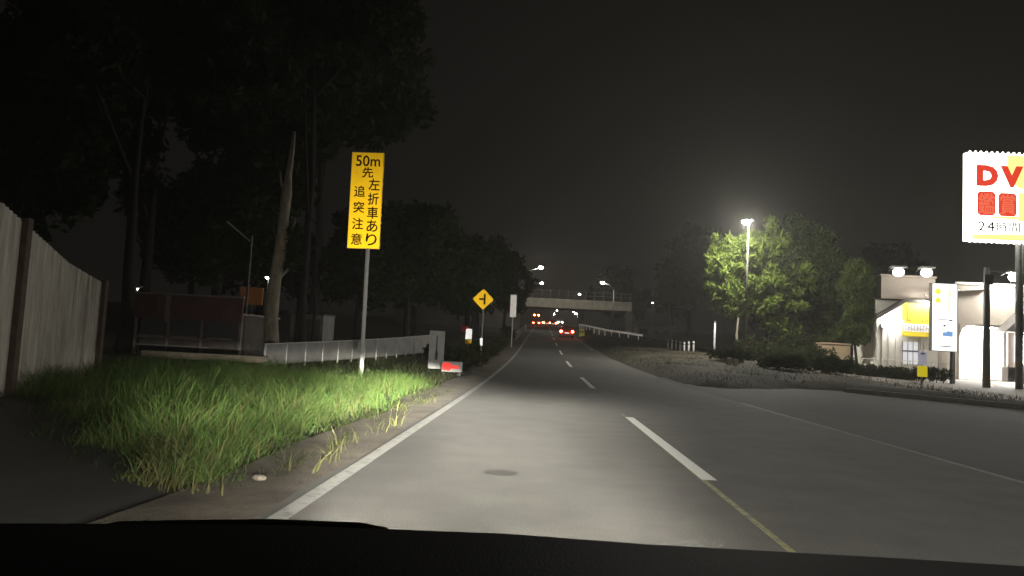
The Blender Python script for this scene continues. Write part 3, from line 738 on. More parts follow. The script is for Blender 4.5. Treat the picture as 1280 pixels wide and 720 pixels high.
def thin_tree(loc, h, label, seed):
    t = thing('thin_tree', loc, label, 'tree', 'thin bare trunks on the left')
    r = np.random.default_rng(seed); mb = trunk_mb(h, .09, r, None, 0, .25)
    for k in range(4):
        z = h*(.45+.13*k); a = r.uniform(0, 6.3); mb.tube([(0, 0, z), (.5*math.cos(a), .5*math.sin(a), z+.4), (1.0*math.cos(a), 1.0*math.sin(a), z+.5)], [.03, .02, .008], 5)
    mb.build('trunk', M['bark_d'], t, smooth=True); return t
thin_tree((-10.0, 32, .1), 7.0, 'thin faint trunk just right of the bare bent trunk', 5)
t = thing('dead_lamp_pole', (-14.6, 34, .2), 'unlit street lamp arm showing as a pale slanted streak in the dark', 'lamp')
MB().tube([(.75, .1, -.2), (.75, .1, 5.5)], .06, 8).build('pole', M['dark_m'], t)
MB().tube([(-.45, 0, 6.11), (.70, 0, 5.25)], .035, 8).build('lamp_arm', M['galv'], t)

TL = 'dark trees left of the road'
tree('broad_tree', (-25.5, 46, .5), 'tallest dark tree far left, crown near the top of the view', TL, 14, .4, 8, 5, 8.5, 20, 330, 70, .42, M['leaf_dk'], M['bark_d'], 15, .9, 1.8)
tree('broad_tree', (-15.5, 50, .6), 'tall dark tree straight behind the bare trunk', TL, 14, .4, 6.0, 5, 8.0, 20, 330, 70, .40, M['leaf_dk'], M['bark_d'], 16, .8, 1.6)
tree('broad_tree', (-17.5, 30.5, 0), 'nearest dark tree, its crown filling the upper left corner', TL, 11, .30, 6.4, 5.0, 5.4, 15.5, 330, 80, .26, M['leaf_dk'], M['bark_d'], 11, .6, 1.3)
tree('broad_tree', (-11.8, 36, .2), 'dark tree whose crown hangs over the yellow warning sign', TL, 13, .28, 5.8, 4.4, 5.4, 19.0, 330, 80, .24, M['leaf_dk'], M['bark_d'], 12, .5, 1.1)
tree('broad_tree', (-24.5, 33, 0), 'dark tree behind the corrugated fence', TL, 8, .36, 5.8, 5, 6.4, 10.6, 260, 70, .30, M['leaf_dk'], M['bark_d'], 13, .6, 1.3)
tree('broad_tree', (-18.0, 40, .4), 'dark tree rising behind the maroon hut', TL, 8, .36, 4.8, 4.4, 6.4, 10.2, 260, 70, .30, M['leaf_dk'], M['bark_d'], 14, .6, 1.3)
proto = [tree('woodland_tree', (-9.5, 52, .6), 'dark tree behind the yellow warning sign pole', TL, 6, .28, 4.2, 4.2, 4.0, 6.8, 130, 55, .30, M['leaf_dk'], M['bark_d'], 21, .6, 1.2),
         tree('woodland_tree', (-5.6, 62, 1.0), 'dark tree behind the yellow diamond sign', TL, 5, .24, 2.7, 3.6, 3.4, 5.4, 110, 55, .28, M['leaf_dk'], M['bark_d'], 22, .5, 1.1)]
more = [(0, -15.0, 60, 1, 1.15, .7, 'dark tree behind the bare bent trunk'), (1, -11.5, 66, 1.2, 1.3, 2.1, 'dark tree between the yellow sign and the bare trunk, set back'),
        (0, -24, 62, 1.1, 1.25, 3.0, 'dark tree behind the orange box sign'), (1, -6.8, 78, 1.9, 1.2, 4.0, 'dark tree left of the white banner, nearer the diamond sign'),
        (0, -9.2, 92, 2.5, 1.15, 5.1, 'dark tree behind the left end of the bridge'), (1, -4.9, 100, 2.8, 1.05, 1.2, 'small dark tree just left of the lit bridge parapet'),
        (0, -34, 70, 1.4, 1.4, 2.6, 'dark tree showing over the maroon hut roof'), (0, -12, 118, 3.6, 1.3, .4, 'far dark tree beyond the bridge on the left')]
for k, x_, y_, z_, s_, rz_, lb in more:
    c = copy_tree(proto[k]); c.location = (x_, y_, z_); c.scale = (s_,)*3; c.rotation_euler.z = rz_; c['label'] = lb
def bush(loc, rx, ry, rz, n, per, leaf, m, label, group, seed, cat='bush'):
    r = np.random.default_rng(seed); t = thing('bush', loc, label, cat, group); C = []; S = []
    for _ in range(n):
        v = r.normal(size=3); v /= np.linalg.norm(v); v *= r.uniform(.3, 1); C.append((v[0]*rx, v[1]*ry, rz*.35+abs(v[2])*rz*.75)); S.append(r.uniform(.18, .34))
    mb = MB()
    for _ in range(7):
        c = C[r.integers(n)]; mb.tube([(c[0]*.15, c[1]*.15, -.1), (c[0]*.5, c[1]*.5, c[2]*.6), c], [.02, .014, .005], 5)
    mb.build('stems', M['bark_d'], t); link('foliage', leaves_mesh('foliage', C, S, per, leaf, r), m, t); return t
BL = 'bushes along the left roadside'
bush((-2.95, 31, .12), .75, 1.6, .9, 40, 45, .07, M['leaf_bush'], 'dark bush at the foot of the junction sign', BL, 31)
bush((-2.9, 40, .33), .7, 2.2, 1.15, 46, 45, .08, M['leaf_bush'], 'dark bush behind the junction sign pole', BL, 32)
bush((-4.6, 34.5, .2), .9, 1.2, .8, 36, 45, .07, M['leaf_bush'], 'low dark bush below the white and yellow post', BL, 33)
bush((-2.9, 50, .65), .75, 3.2, 1.3, 50, 45, .09, M['leaf_bush'], 'long dark bush in front of the white banner', BL, 34)
bush((-2.9, 68, 1.4), .8, 4.2, 1.5, 50, 45, .10, M['leaf_bush'], 'grey green bush beyond the white banner', BL, 35)

# ------------------------------------------------------------------ left guard rail towards the bridge, and right one
def guard_rail(pts, label, name='guard_rail', m=M['galv'], step=4):
    o = Vector(pts[0]); t = thing(name, o, label, 'guard rail')
    P = [Vector(p)-o for p in pts]; mb = MB(); vs = []; fs = []
    prof = [(0, .60), (-.05, .65), (0, .70), (0, .73), (-.05, .78), (0, .83)]
    m_ = len(prof)
    for p in P:
        for dx, dz in prof: vs.append((p.x+dx, p.y, p.z+dz))
    for i in range(len(P)-1):
        for k in range(m_-1): fs.append((i*m_+k, (i+1)*m_+k, (i+1)*m_+k+1, i*m_+k+1))
    mb.add(vs, fs); mb.build('beam', m, t)
    for a, b in zip(P[:-1], P[1:]):
        n = max(1, int((b-a).length/step))
        for i in range(n):
            p = a+(b-a)*((i+.5)/n); MB().tube([(p.x+.06, p.y, p.z-.3), (p.x+.06, p.y, p.z+.8)], .055, 7).build('post', m, t)
    return t
guard_rail([(-2.5, y, zr(y)) for y in range(74, 131, 4)], 'pale guard rail along the left edge leading under the bridge')
guard_rail([(10.3, 74, zr(74)+.45), (9.2, 82, zr(82)+.5), (8.2, 90, zr(90)+.52), (7.4, 98, zr(98)+.6), (6.75, 106, zr(106)+.7), (6.5, 114, zr(114)+.7), (6.4, 124, zr(124)+.6)], 'bright white guard rail curving along the right verge to the bridge', m=M['sign_rw'])

# ------------------------------------------------------------------ road bridge
t = thing('overbridge', (6, 130, zr(130)), 'concrete road bridge with fence on top crossing the road', 'bridge')
b0 = zr(130)
for i in range(10):
    x0 = -26+i*3.6; MB().bbox(x0-6+.01, x0-6+3.59, 0, .5, 8.15-b0, 9.2-b0, .03).build('girder_panel', M['concrete'], t)
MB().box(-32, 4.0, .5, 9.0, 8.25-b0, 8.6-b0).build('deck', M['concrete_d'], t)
MB().bbox(-32, 9.9, -.12, .40, 9.21-b0, 9.75-b0, .04).build('parapet', M['concrete'], t)
MB().bbox(4.01, 9.9, 0, .5, 8.15-b0, 9.2-b0, .03).build('girder_panel', M['concrete'], t)
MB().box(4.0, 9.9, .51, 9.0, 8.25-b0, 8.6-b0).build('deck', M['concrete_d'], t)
for k in range(27):
    px = -31+k*1.56
    MB().bbox(px-.05, px+.05, .1, .2, 9.76-b0, 11.3-b0, .01).build('fence_post', M['grey_m'], t)
MB().tube([(-31.5, .15, 10.5-b0), (9.8, .15, 10.5-b0)], .035, 6).build('fence_rail', M['grey_m'], t)
MB().tube([(-31.5, .15, 11.2-b0), (9.8, .15, 11.2-b0)], .035, 6).build('fence_rail', M['grey_m'], t)
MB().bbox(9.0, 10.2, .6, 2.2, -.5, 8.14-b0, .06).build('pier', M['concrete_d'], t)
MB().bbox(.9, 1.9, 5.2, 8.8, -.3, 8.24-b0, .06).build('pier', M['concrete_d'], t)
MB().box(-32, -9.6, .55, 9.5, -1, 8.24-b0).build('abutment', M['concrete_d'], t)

# ------------------------------------------------------------------ street lamps
def street_lamp(loc, h, arm, label, group, head_m, head_r, rise=.0, pole_r=.08, lens_down=True):
    """pole from loc, arm reaching arm metres in x (sign gives the side), head at its end"""
    t = thing('street_lamp', loc, label, 'street lamp', group)
    s = 1 if arm >= 0 else -1
    MB().tube([(0, 0, -.3), (0, 0, h*.5), (0, 0, h)], [pole_r*1.0, pole_r*.8, pole_r*.6], 10).build('pole', M['roofd' if head_m is M['lamp'] else 'grey_m'], t, smooth=True)
    if abs(arm) > .05: MB().tube([(0, 0, h-.08), (arm*.4, 0, h+rise*.7), (arm, 0, h+rise)], pole_r*.5, 7).build('arm', M['galv'], t, smooth=True)
    hd = MB().bbox(arm-.24*s-.3, arm-.24*s+.3, -.14, .14, h+rise+.02, h+rise+.12, .03).build('lamp_head', M['grey_m'], t)
    MB().ball((arm-.1*s, -.02, h+rise-.05), head_r, head_r*.85, head_r*.62).build('lens', head_m, hd, smooth=True)
    return t
GL = 'street lamps along the road'; LAMPH = 9.5
street_lamp((12.66, 46, gz(12.66, 46)), LAMPH-gz(12.66, 46), -.25, 'lit street lamp on a tall pole above the bright green tree', GL, M['lamp'], .24, .15)
street_lamp((-3.3, 120, zr(120)), 8.4, 3.0, 'lit lamp on a long arm over the road before the bridge', GL, M['lamp_mid'], .36, 2.0, .1)
street_lamp((-3.4, 200, zr(200)), 10.6, 3.3, 'lit lamp just above the bridge fence, left of the far lane', GL, M['lamp_far'], .36, .9, .1)
street_lamp((11.5, 118, zr(118)+.4), 6.9, -2.0, 'lit lamp on a pole at the right end of the bridge', GL, M['lamp_mid'], .30, 1.0, .1)
street_lamp((11.6, 200, zr(200)), 8.6, -1.5, 'small lit lamp low behind the middle of the bridge fence', GL, M['lamp_dim'], .34, .4, .1)
fl = [(9.8, 300, 6.6, -1.5, M['lamp_far'], .34, 'far lit lamp highest under the bridge'), (5.0, 270, 5.0, .9, M['lamp_dim'], .30, 'far faint lamp under the bridge, second from the top'), (4.4, 262, 3.6, .4, M['lamp_far'], .22, 'far faint lamp close above the tail lights'),
      (12.4, 250, 3.9, -.6, M['lamp_far'], .38, 'brightest lamp under the bridge on the right'), (13.6, 300, 5.2, -.5, M['lamp_dim'], .26, 'small far lamp above the brightest one under the bridge')]
for x_, y_, h_, a_, m_, r_h, lb in fl: street_lamp((x_, y_, zr(y_)), h_, a_, lb, 'far lamps seen under the bridge', m_, r_h, .3, .07)
street_lamp((-17.4, 46, .6), 4.0, -.15, 'small lit lamp above the orange box sign on the left', 'lamps on the left', M['lamp_dim'], .15, .1, .04)
street_lamp((-20.2, 36, .3), 2.65, .12, 'tiny dim lamp at the left end of the maroon hut', 'lamps on the left', M['lamp_dim'], .045, .1, .04)
street_lamp((24.6, 100, 2.9), 6.6, -.2, 'faint far lamp in the dark left of the green tree', 'lamps on the right', M['lamp_dim'], .12, .1, .05)
street_lamp((19.6, 130, 4.2), 5.6, -.2, 'faint far lamp right of the bridge end', 'lamps on the right', M['lamp_dim'], .14, .1, .05)

# ------------------------------------------------------------------ vehicles ahead
def vehicle(loc, paint, label, lit='rear', hatch=1.0, w=1.68, L=4.0, h=1.5, cat='car', group='cars on the road ahead', rz=0):
    t = thing('car', loc, label, cat, group, rz)
    hw = w/2
    low = [(0, .28), (0, .62), (.05, .92), (1.0, .96), (2.9, .93), (L-.15, .80), (L, .62), (L, .28)]
    mb = MB(); mb.prismx(low, -hw, hw); bo = mb.build('body', paint, t)
    bev = bo.modifiers.new('bevel', 'BEVEL'); bev.width = .06; bev.segments = 2
    cab = [(.10, .93), (.42, h-.06), (.7, h), (1.9, h-.02), (2.75, .94)]
    mb = MB(); n = len(cab); vs = []
    for sx_, k in ((-1, 0), (1, 0)):
        for y, z in cab: vs.append((sx_*(hw-.05-.16*(z-.93)/(h-.93)), y, z))
    mb.add(vs, [tuple(range(n)), tuple(range(2*n-1, n-1, -1))]+[(i, i+n, (i+1) % n+n, (i+1) % n) for i in range(n)])
    co = mb.build('cabin', paint, t); bev = co.modifiers.new('bevel', 'BEVEL'); bev.width = .05; bev.segments = 2
    mb = MB(); z0, z1 = 1.0, h-.1
    y_at = lambda z: .10+(.32)*(z-.93)/(h-.99)-.012
    mb.add([(-hw+.16, y_at(z0), z0), (hw-.16, y_at(z0), z0), (hw-.26, y_at(z1), z1), (-hw+.26, y_at(z1), z1)]+[(-hw+.16, y_at(z0)+.03, z0), (hw-.16, y_at(z0)+.03, z0), (hw-.26, y_at(z1)+.03, z1), (-hw+.26, y_at(z1)+.03, z1)], [(0, 1, 2, 3), (0, 4, 5, 1), (2, 6, 7, 3), (0, 3, 7, 4), (1, 5, 6, 2), (4, 7, 6, 5)])
    mb.build('rear_window', M['glass'], t)
    for s in (-1, 1):
        MB().bbox(s*hw-.02, s*hw+.02, .8, 2.3, 1.0, h-.18, .01, Matrix.Translation((-s*.10, 0, 0))).build('side_window', M['glass'], t)
    MB().bbox(-hw+.02, hw-.02, -.09, .1, .26, .55, .04).build('bumper', paint, t)
    MB().bbox(-.25, .25, -.10, -.085, .58, .72, .005).build('number_plate', M['plate'] if lit == 'rear' else M['sign_w'], t)
    for s in (-1, 1):
        a, b = sorted((s*(hw-.28), s*(hw-.02)))
        tl = MB().bbox(a, b, -.04, .06, .72, .94, .02).build('tail_light', M['tail'] if lit == 'rear' else M['maroon'], t)
        if lit == 'rear': MB().ball(((a+b)/2, -.05, .83), .13, .06, .11).build('bulb', M['tail_hot'], tl)
        MB().ball((s*(hw-.3), L-.06, .66), .15, .10, .12).build('headlight', M['headl'] if lit == 'front' else M['glass'], t)
        for y in (.75, L-.85):
            wl = MB().tube([(s*(hw-.2), y, .3), (s*(hw+.01), y, .3)], .31, 16).build('wheel', M['tyre'], t)
            MB().tube([(s*(hw-.02), y, .3), (s*(hw+.02), y, .3)], .19, 12).build('rim', M['grey_m'], wl)
    return t
vehicle((3.24, 89.3, zr(89.3)), M['red_paint'], 'red car with its tail lights on in the right lane, nearest ahead')
vehicle((2.9, 172, zr(172)), M['car_dark'], 'far car with tail lights just beside the truck')
vehicle((-.1, 182, zr(182)), M['car_dark'], 'far car with tail lights hidden partly behind the truck')
vehicle((1.6, 186, zr(186)), M['car_silver'], 'far car with tail lights in the middle of the queue')
vehicle((3.9, 198, zr(198)), M['car_dark'], 'farthest car of the queue, at its right end')
vehicle((5.6, 214, zr(214)+.3), M['car_silver'], 'oncoming car with bright white headlights on the crest', lit='front', rz=math.pi, group='cars coming towards us')
vehicle((5.0, 236, zr(236)+.3), M['car_silver'], 'oncoming car with smaller headlights left of the brighter one', lit='front', rz=math.pi, group='cars coming towards us')
t = thing('box_truck', (-.95, 165, zr(165)), 'box truck with orange marker lamps at the head of the queue', 'truck')
MB().bbox(-1.05, 1.05, 0, 4.4, .85, 2.85, .04).build('cargo_box', M['car_dark'], t)
MB().bbox(-1.0, 1.0, 4.6, 6.2, .45, 2.3, .12).build('cab', M['car_dark'], t)
MB().box(-.45, .45, .1, 6.0, .55, .84).build('chassis', M['dark_m'], t)
for s in (-1, 1):
    MB().bbox(s*.62-.2, s*.62+.2, -.06, .02, .62, .84, .02).build('tail_light', M['tail'], t)
    MB().ball((s*.45, -.06, 2.45), .15, .08, .15).build('marker_lamp', M['amber'], t)
    MB().bbox(s*.48-.12, s*.48+.12, -.03, -.002, 1.0, 2.15, .02).build('rear_reflector', M['maroon'], t)
    for y in (.9, 5.2): MB().tube([(s*.75, y, .4), (s*1.03, y, .4)], .4, 14).build('wheel', M['tyre'], t)

# ------------------------------------------------------------------ right verge things
t = thing('yellow_drum', (5.45, 96, zr(96)+.15), 'yellow crash drum at the nose of the verge beside the red car', 'drum')
MB().tube([(0, 0, -.2), (0, 0, .1), (0, 0, .55), (0, 0, .95)], [.36, .36, .33, .28], 14).build('body', M['brass'], t, smooth=True)
MB().tube([(0, 0, .5), (0, 0, .68)], .345, 14).build('band', M['sign_w'], t)
bush((6.3, 97, zr(97)+.2), .7, 1.0, .8, 26, 50, .09, M['leaf_lit'], 'small yellow green bush beside the yellow drum', 'bushes on the right verge', 41)
bush((15.0, 46, gz(15, 46)), 1.2, 1.0, 1.1, 40, 50, .08, M['leaf_bush'], 'dark bush at the foot of the lamp pole, to its right', 'bushes on the right verge', 42)
bush((17.2, 46.5, gz(17.2, 46.5)), 1.3, 1.0, 1.4, 44, 50, .09, M['leaf_bush'], 'dark bush left of the beige panel box', 'bushes on the right verge', 43)
bush((13.2, 40, gz(13.2, 40)), 1.3, .9, .7, 36, 50, .08, M['leaf_bush'], 'low dark bush on the verge in front of the lamp pole', 'bushes on the right verge', 44)

bush((14.6, 50.6, gz(14.6, 50.6)), 1.5, 1.1, 1.6, 60, 55, .10, M['leaf_bush'], 'dark shrub under the dimmer green tree', 'bushes on the right verge', 60)
bush((16.6, 50.2, gz(16.6, 50.2)), 1.6, 1.1, 2.1, 60, 55, .10, M['leaf_bush'], 'tall dark shrub under the large dark tree', 'bushes on the right verge', 61)
bush((18.2, 51.4, gz(18.2, 51.4)), 1.3, 1.1, 2.2, 60, 55, .10, M['leaf_bush'], 'dark shrub directly behind the beige panel box', 'bushes on the right verge', 62)
bush((12.0, 36.6, gz(12.0, 36.6)), 1.3, 1.1, 0.6, 50, 50, .08, M['leaf_hedge'], 'low dark bush left of the two low ones before the lamp pole', 'bushes on the right verge', 70)
bush((14.6, 37.2, gz(14.6, 37.2)), 1.3, 1.1, 0.8, 50, 50, .08, M['leaf_hedge'], 'dark bush on the verge nearer the hedge than the lamp pole', 'bushes on the right verge', 71)
bush((16.2, 40.5, gz(16.2, 40.5)), 1.3, 1.1, 1.0, 50, 50, .08, M['leaf_hedge'], 'dark bush on the verge at the left end of the hedge', 'bushes on the right verge', 72)
bush((10.4, 40.5, gz(10.4, 40.5)), 1.2, 1.1, 0.5, 50, 50, .08, M['leaf_hedge'], 'lowest flat bush on the verge near the concrete blocks', 'bushes on the right verge', 73)
for k, (x_, y_) in enumerate([(10.75, 52), (10.62, 53), (10.5, 54), (10.38, 55), (10.26, 56), (10.14, 57), (10.02, 58)]):
    lb = ['white marker post nearest of the row on the verge', 'second white marker post of the row on the verge', 'third white marker post of the row on the verge', 'fourth white marker post, middle of the row on the verge', 'fifth white marker post from the near end on the verge', 'sixth white marker post, dimmer, on the verge', 'farthest and dimmest white marker post of the row on the verge'][k]
    t = thing('marker_post', (x_, y_, gz(x_, y_)-.02), lb, 'post', 'white marker posts on the right verge')
    MB().tube([(0, 0, -.3), (0, 0, .68), (0, 0, .72)], [.07, .07, .045], 10).build('shaft', M['sign_w'], t, smooth=True)
    MB().tube([(0, 0, .50), (0, 0, .60)], .073, 10).build('band', M['grey_m'], t)
t = thing('white_pole', (11.72, 50, gz(11.72, 50)), 'plain white pole left of the lit green tree', 'pole')
MB().tube([(0, 0, -.3), (0, 0, 2.15)], .065, 10).build('shaft', M['reflect_w'], t, smooth=True); MB().ball((0, 0, 2.15), .075).build('cap', M['grey_m'], t)

t = thing('flat_roof_hut', (15.5, 100, 3.2), 'long low pale hut beyond the white marker posts', 'hut')
MB().bbox(-2.4, 2.4, 0, 3, .0, 1.45, .03).build('wall', M['board'], t)
MB().bbox(-2.6, 2.6, -.3, 3.2, 1.46, 1.7, .03).build('roof', M['concrete'], t)
for wx_ in (-1.5, 0, 1.5): MB().bbox(wx_-.45, wx_+.45, -.03, -.004, .5, 1.1, .01).build('window', M['glass'], t)
MB().bbox(-1.05, -.75, .8, 1.1, 1.7, 2.6, .03).build('vent_pipe', M['grey_m'], t)

GB = 'concrete blocks along the right verge'
for k, (x_, y_, lb) in enumerate([(9.5, 37.3, 'square concrete block on the verge below the white pole'), (9.95, 37.8, 'square concrete block just right of its twin on the verge'), (11.3, 37.6, 'lone concrete block on the verge below the lamp pole')]):
    o = MB().bbox(-.12, .12, -.12, .12, -.2, .34, .03).build('concrete_block', M['concrete'], loc=(x_, y_, gz(x_, y_))); tag(o, lb, 'concrete block', GB)

TS = 'trees by the shop'
tree('willow_tree', (19.85, 46.9, gz(19.85, 46.9)), 'slim dark tree pressed against the left side of the white shop', TS, 4.6, .10, 1.15, 1.3, 3.1, 4.6, 150, 70, .13, M['leaf_mid'], M['bark_d'], 58, .25, .55, .5, 8, 3.2)
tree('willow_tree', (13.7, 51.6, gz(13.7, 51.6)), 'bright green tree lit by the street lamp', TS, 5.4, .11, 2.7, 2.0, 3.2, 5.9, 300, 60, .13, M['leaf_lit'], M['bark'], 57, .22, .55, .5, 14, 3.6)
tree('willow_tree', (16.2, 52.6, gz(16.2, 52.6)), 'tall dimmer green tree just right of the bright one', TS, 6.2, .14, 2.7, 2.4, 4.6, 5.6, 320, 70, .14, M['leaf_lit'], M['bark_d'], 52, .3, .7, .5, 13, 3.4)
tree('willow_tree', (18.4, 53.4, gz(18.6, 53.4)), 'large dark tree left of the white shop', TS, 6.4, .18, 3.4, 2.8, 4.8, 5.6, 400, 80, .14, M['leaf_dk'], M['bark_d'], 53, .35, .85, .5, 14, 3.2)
tree('willow_tree', (21.3, 53.8, gz(21.0, 53.5)), 'dark tree nearest the white shop, behind its roof', TS, 5.8, .16, 2.5, 2.2, 4.2, 5.0, 280, 80, .14, M['leaf_mid'], M['bark_d'], 54, .3, .7, .5, 13, 3.2)
TR = 'dark trees right of the road'
for k, x_, y_, z_, s_, rz_, lb in [(0, 27, 135, 4, 2.0, .3, 'great dark tree behind the far lamp left of the green tree'), (0, 17.5, 150, 4.5, 1.3, 1.9, 'dark tree behind the right end of the bridge'), (1, 21, 120, 3.6, 1.5, 2.9, 'dark tree right of the bridge pier'), (0, 38, 125, 3.6, 1.6, 4.2, 'dark tree far behind the bright green tree'),
                                  (1, 13.5, 140, 4.3, 1.2, .9, 'dark tree seen below the bridge deck on the right'), (0, 48, 110, 3, 1.5, 5, 'dark tree far behind the white shop')]:
    c = copy_tree(proto[k]); c.location = (x_, y_, z_); c.scale = (s_,)*3; c.rotation_euler.z = rz_; c['label'] = lb; c['group'] = TR

# ------------------------------------------------------------------ shops on the right
t = thing('panel_box', (19.75, 50, gz(19.75, 50)), 'beige box shed with panel lines between dark trees and white shop', 'shed')
MB().box(-.93, .93, .02, 2.0, 0, 1.60).build('body', M['box'], t)
for i in range(2):
    for j in range(5):
        MB().bbox(-.94+i*.945, -.94+i*.945+.93, -.02, .018, .02+j*.318, .02+j*.318+.306, .008).build('panel', M['box'], t)
MB().bbox(-1.0, 1.0, -.08, 2.06, 1.61, 1.70, .02).build('roof', M['box'], t)

S0 = Vector((22.4, 46, .62))
t = thing('white_shop', S0, 'white shop with beige roof parapet and yellow sign on its front', 'building')
MB().box(-1.85, 1.95, .12, 3.2, -.3, 4.55).build('wall', M['wallw'], t)
for i, px in enumerate((-1.72, -1.38, -.98, -.55)):
    MB().bbox(px-.09, px+.09, .0, .116, -.2, 3.35, .02).build('pilaster', M['trimw'], t)
mb = MB(); mb.prism([(-2.0, 3.30), (-.30, 4.42), (2.05, 4.42), (2.05, 4.60), (-.36, 4.60), (-2.0, 3.48)], -.55, .115); mb.build('eave', M['roofd'], t)
pr = MB().box(-1.65, 1.6, -.20, 3.0, 4.61, 5.98).build('parapet', M['beige_d'], t)
MB().bbox(-1.72, 1.67, -.27, 3.05, 5.985, 6.10, .03).build('coping', M['beige'], pr)
# window with three panes and a transom
w = MB().bbox(-.25, .76, .04, .115, .62, 2.10, .01).build('window', M['trimw'], t)
for i in range(3):
    for z0, z1 in ((.68, 1.42), (1.52, 2.04)): MB().bbox(-.20+i*.315, .085+i*.315, .015, .038, z0, z1, .005).build('pane', M['pane_lit'], w)
mb = MB(); mb.box(-.27, .78, -.01, .012, 1.43, 1.51)
for i in range(4): mb.box(-.245+i*.315, -.215+i*.315, -.008, .012, .64, 1.425)
for i in range(4): mb.box(-.245+i*.315, -.215+i*.315, -.008, .012, 1.515, 2.09)
mb.build('frame', M['ink_grey'], w)
d = MB().bbox(1.05, 1.85, .05, .116, -.2, 2.05, .01).build('door', M['trimw'], t)
MB().bbox(1.13, 1.20, .0, .048, .85, 1.15, .01).build('handle', M['dark_m'], d)
MB().bbox(-1.6, -.4, -.42, -.34, 3.22, 3.28, .01).build('facade_fill', M['facade_fill_m'], t)  # two glowing strips added under the eave to brighten the facade
MB().bbox(1.0, 1.9, -.42, -.34, 4.30, 4.36, .01).build('facade_fill', M['facade_fill_m'], t)
MB().bbox(-1.62, -1.30, -.22, -.003, 2.80, 3.10, .04).build('wall_box', M['trimw'], t)

MB().tube([(.90, .03, -.2), (.90, .03, 4.40)], .04, 8).build('downpipe', M['trimw'], bpy.data.objects['white_shop'])
t = thing('yellow_shop_sign', (22.97, 45.86, 2.98), 'yellow sign with orange strokes on the white shop front', 'sign')
MB().bbox(-.88, .93, -.05, .05, .0, 2.18, .02).build('panel', M['shop_y'], t)
MB().bbox(-.83, .88, -.062, -.053, .30, .78, .002).build('pale_band', M['sign_w'], t)
mb = MB()
for x0, x1, z0, z1 in [(-.70, -.55, .9, 1.9), (-.55, -.38, .9, 1.05), (-.30, -.17, 1.0, 1.5), (.2, .36, .9, 1.3), (.42, .6, .95, 1.95), (.62, .8, 1.2, 1.85)]: mb.bbox(x0, x1, -.066, -.054, z0, z1, .004)
mb.build('strokes', M['shop_o'], t)
mb = MB()
for i in range(9):
    x0 = -.76+i*.18
    mb.box(x0, x0+.035, -.070, -.064, .36, .72); mb.box(x0+.04, x0+.13, -.070, -.064, .62-.1*(i % 3), .67-.1*(i % 3)); mb.box(x0+.10, x0+.13, -.070, -.064, .38, .56)
mb.build('strokes', M['shop_ink'], t)
t2 = thing('sign_floodlight', (23.15, 45.1, 5.02), 'small bright lamp lighting the yellow shop sign from above', 'lamp', 'flood lamps on the shops')
MB().bbox(-.26, .26, -.08, .08, .08, .16, .02).build('housing', M['grey_m'], t2); MB().bbox(-.22, .22, -.06, .06, .02, .078, .01).build('lens', M['flood'], t2)
MB().tube([(0, .02, .16), (0, .25, .42), (0, .33, .55)], .025, 6).build('bracket', M['grey_m'], t2)

def flood(loc, label, r=.34, m=M['flood2']):
    t = thing('roof_floodlight', loc, label, 'lamp', 'flood lamps on the shops')
    MB().bbox(-r*1.15, r*1.15, -r*.9, r*.9, r*.72, r*1.05, .03).build('housing', M['grey_m'], t)
    MB().ball((0, 0, 0), r, r*.8, r*.75, 12, 8).build('lens', m, t, smooth=True)
    MB().tube([(0, .1, r*1.0), (0, .5, r*1.3), (0, 1.2, r*.6)], .03, 6).build('bracket', M['grey_m'], t)
flood((21.3, 44.8, 6.76), 'left flood lamp on the white shop parapet'); flood((22.95, 44.8, 6.8), 'right flood lamp on the white shop parapet')
flood((26.9, 42.9, 6.55), 'flood lamp on the beige building at the far right', .32, M['flood3'])

# beige building with an open lit entrance
B0 = Vector((24.4, 44.2, .68))
t = thing('beige_building', B0, 'beige building with a brightly lit white entrance at right edge', 'building')
mb = MB(); mb.box(.0, .16, 0, 10, -.4, 5.5); mb.box(2.95, 10, 0, 10, -.4, 5.5); mb.box(.16, 2.95, 0, 10, 3.15, 5.5); mb.build('wall', M['beige'], t)
mb = MB(); mb.box(.17, .25, .25, 5, -.1, 3.1); mb.box(2.86, 2.94, .25, 5, -.1, 3.1); mb.box(.25, 2.86, 4.9, 5.0, -.1, 3.1); mb.box(.25, 2.86, .25, 4.9, 3.05, 3.12); mb.box(.25, 2.86, .1, 4.9, -.12, -.06)
ent = mb.build('entrance_room', M['wallw'], t)
mb = MB()
arc = [(.16, 3.16), (.16, 2.4)]+[(.16+1.0*(1-math.cos(a)), 2.4+.72*math.sin(a)) for a in np.linspace(.2, math.pi/2, 8)]+[(1.2, 3.16)]
mb.prism(arc, -.03, .2); mb.build('arch_corner', M['beige'], t)
for y in (.9, 2.2, 3.6): MB().bbox(.5, 2.6, y-.18, y+.18, 2.96, 3.04, .01).build('ceiling_lamp', M['strip'], t)
mb = MB(); mb.prism([(-.15, 5.00), (1.7, 5.22), (1.7, 5.34), (-.15, 5.12)], -.6, -.004); mb.build('eave', M['trimw'], t)
MB().bbox(-.1, 10, -.12, -.004, 5.44, 5.6, .02).build('coping', M['trimw'], t)
mb = MB(); mb.prism([(2.1, 2.75), (3.9, 2.75), (3.9, 4.0), (3.4, 4.0)], -1.1, -.01); mb.build('awning', M['awning'], t)
MB().bbox(2.6, 3.6, .0, .5, -.2, .75, .02).build('counter', M['trimw'], t)
MB().bbox(3.4, 5.2, -.03, -.003, 1.0, 2.6, .01).build('window', M['strip'], t)

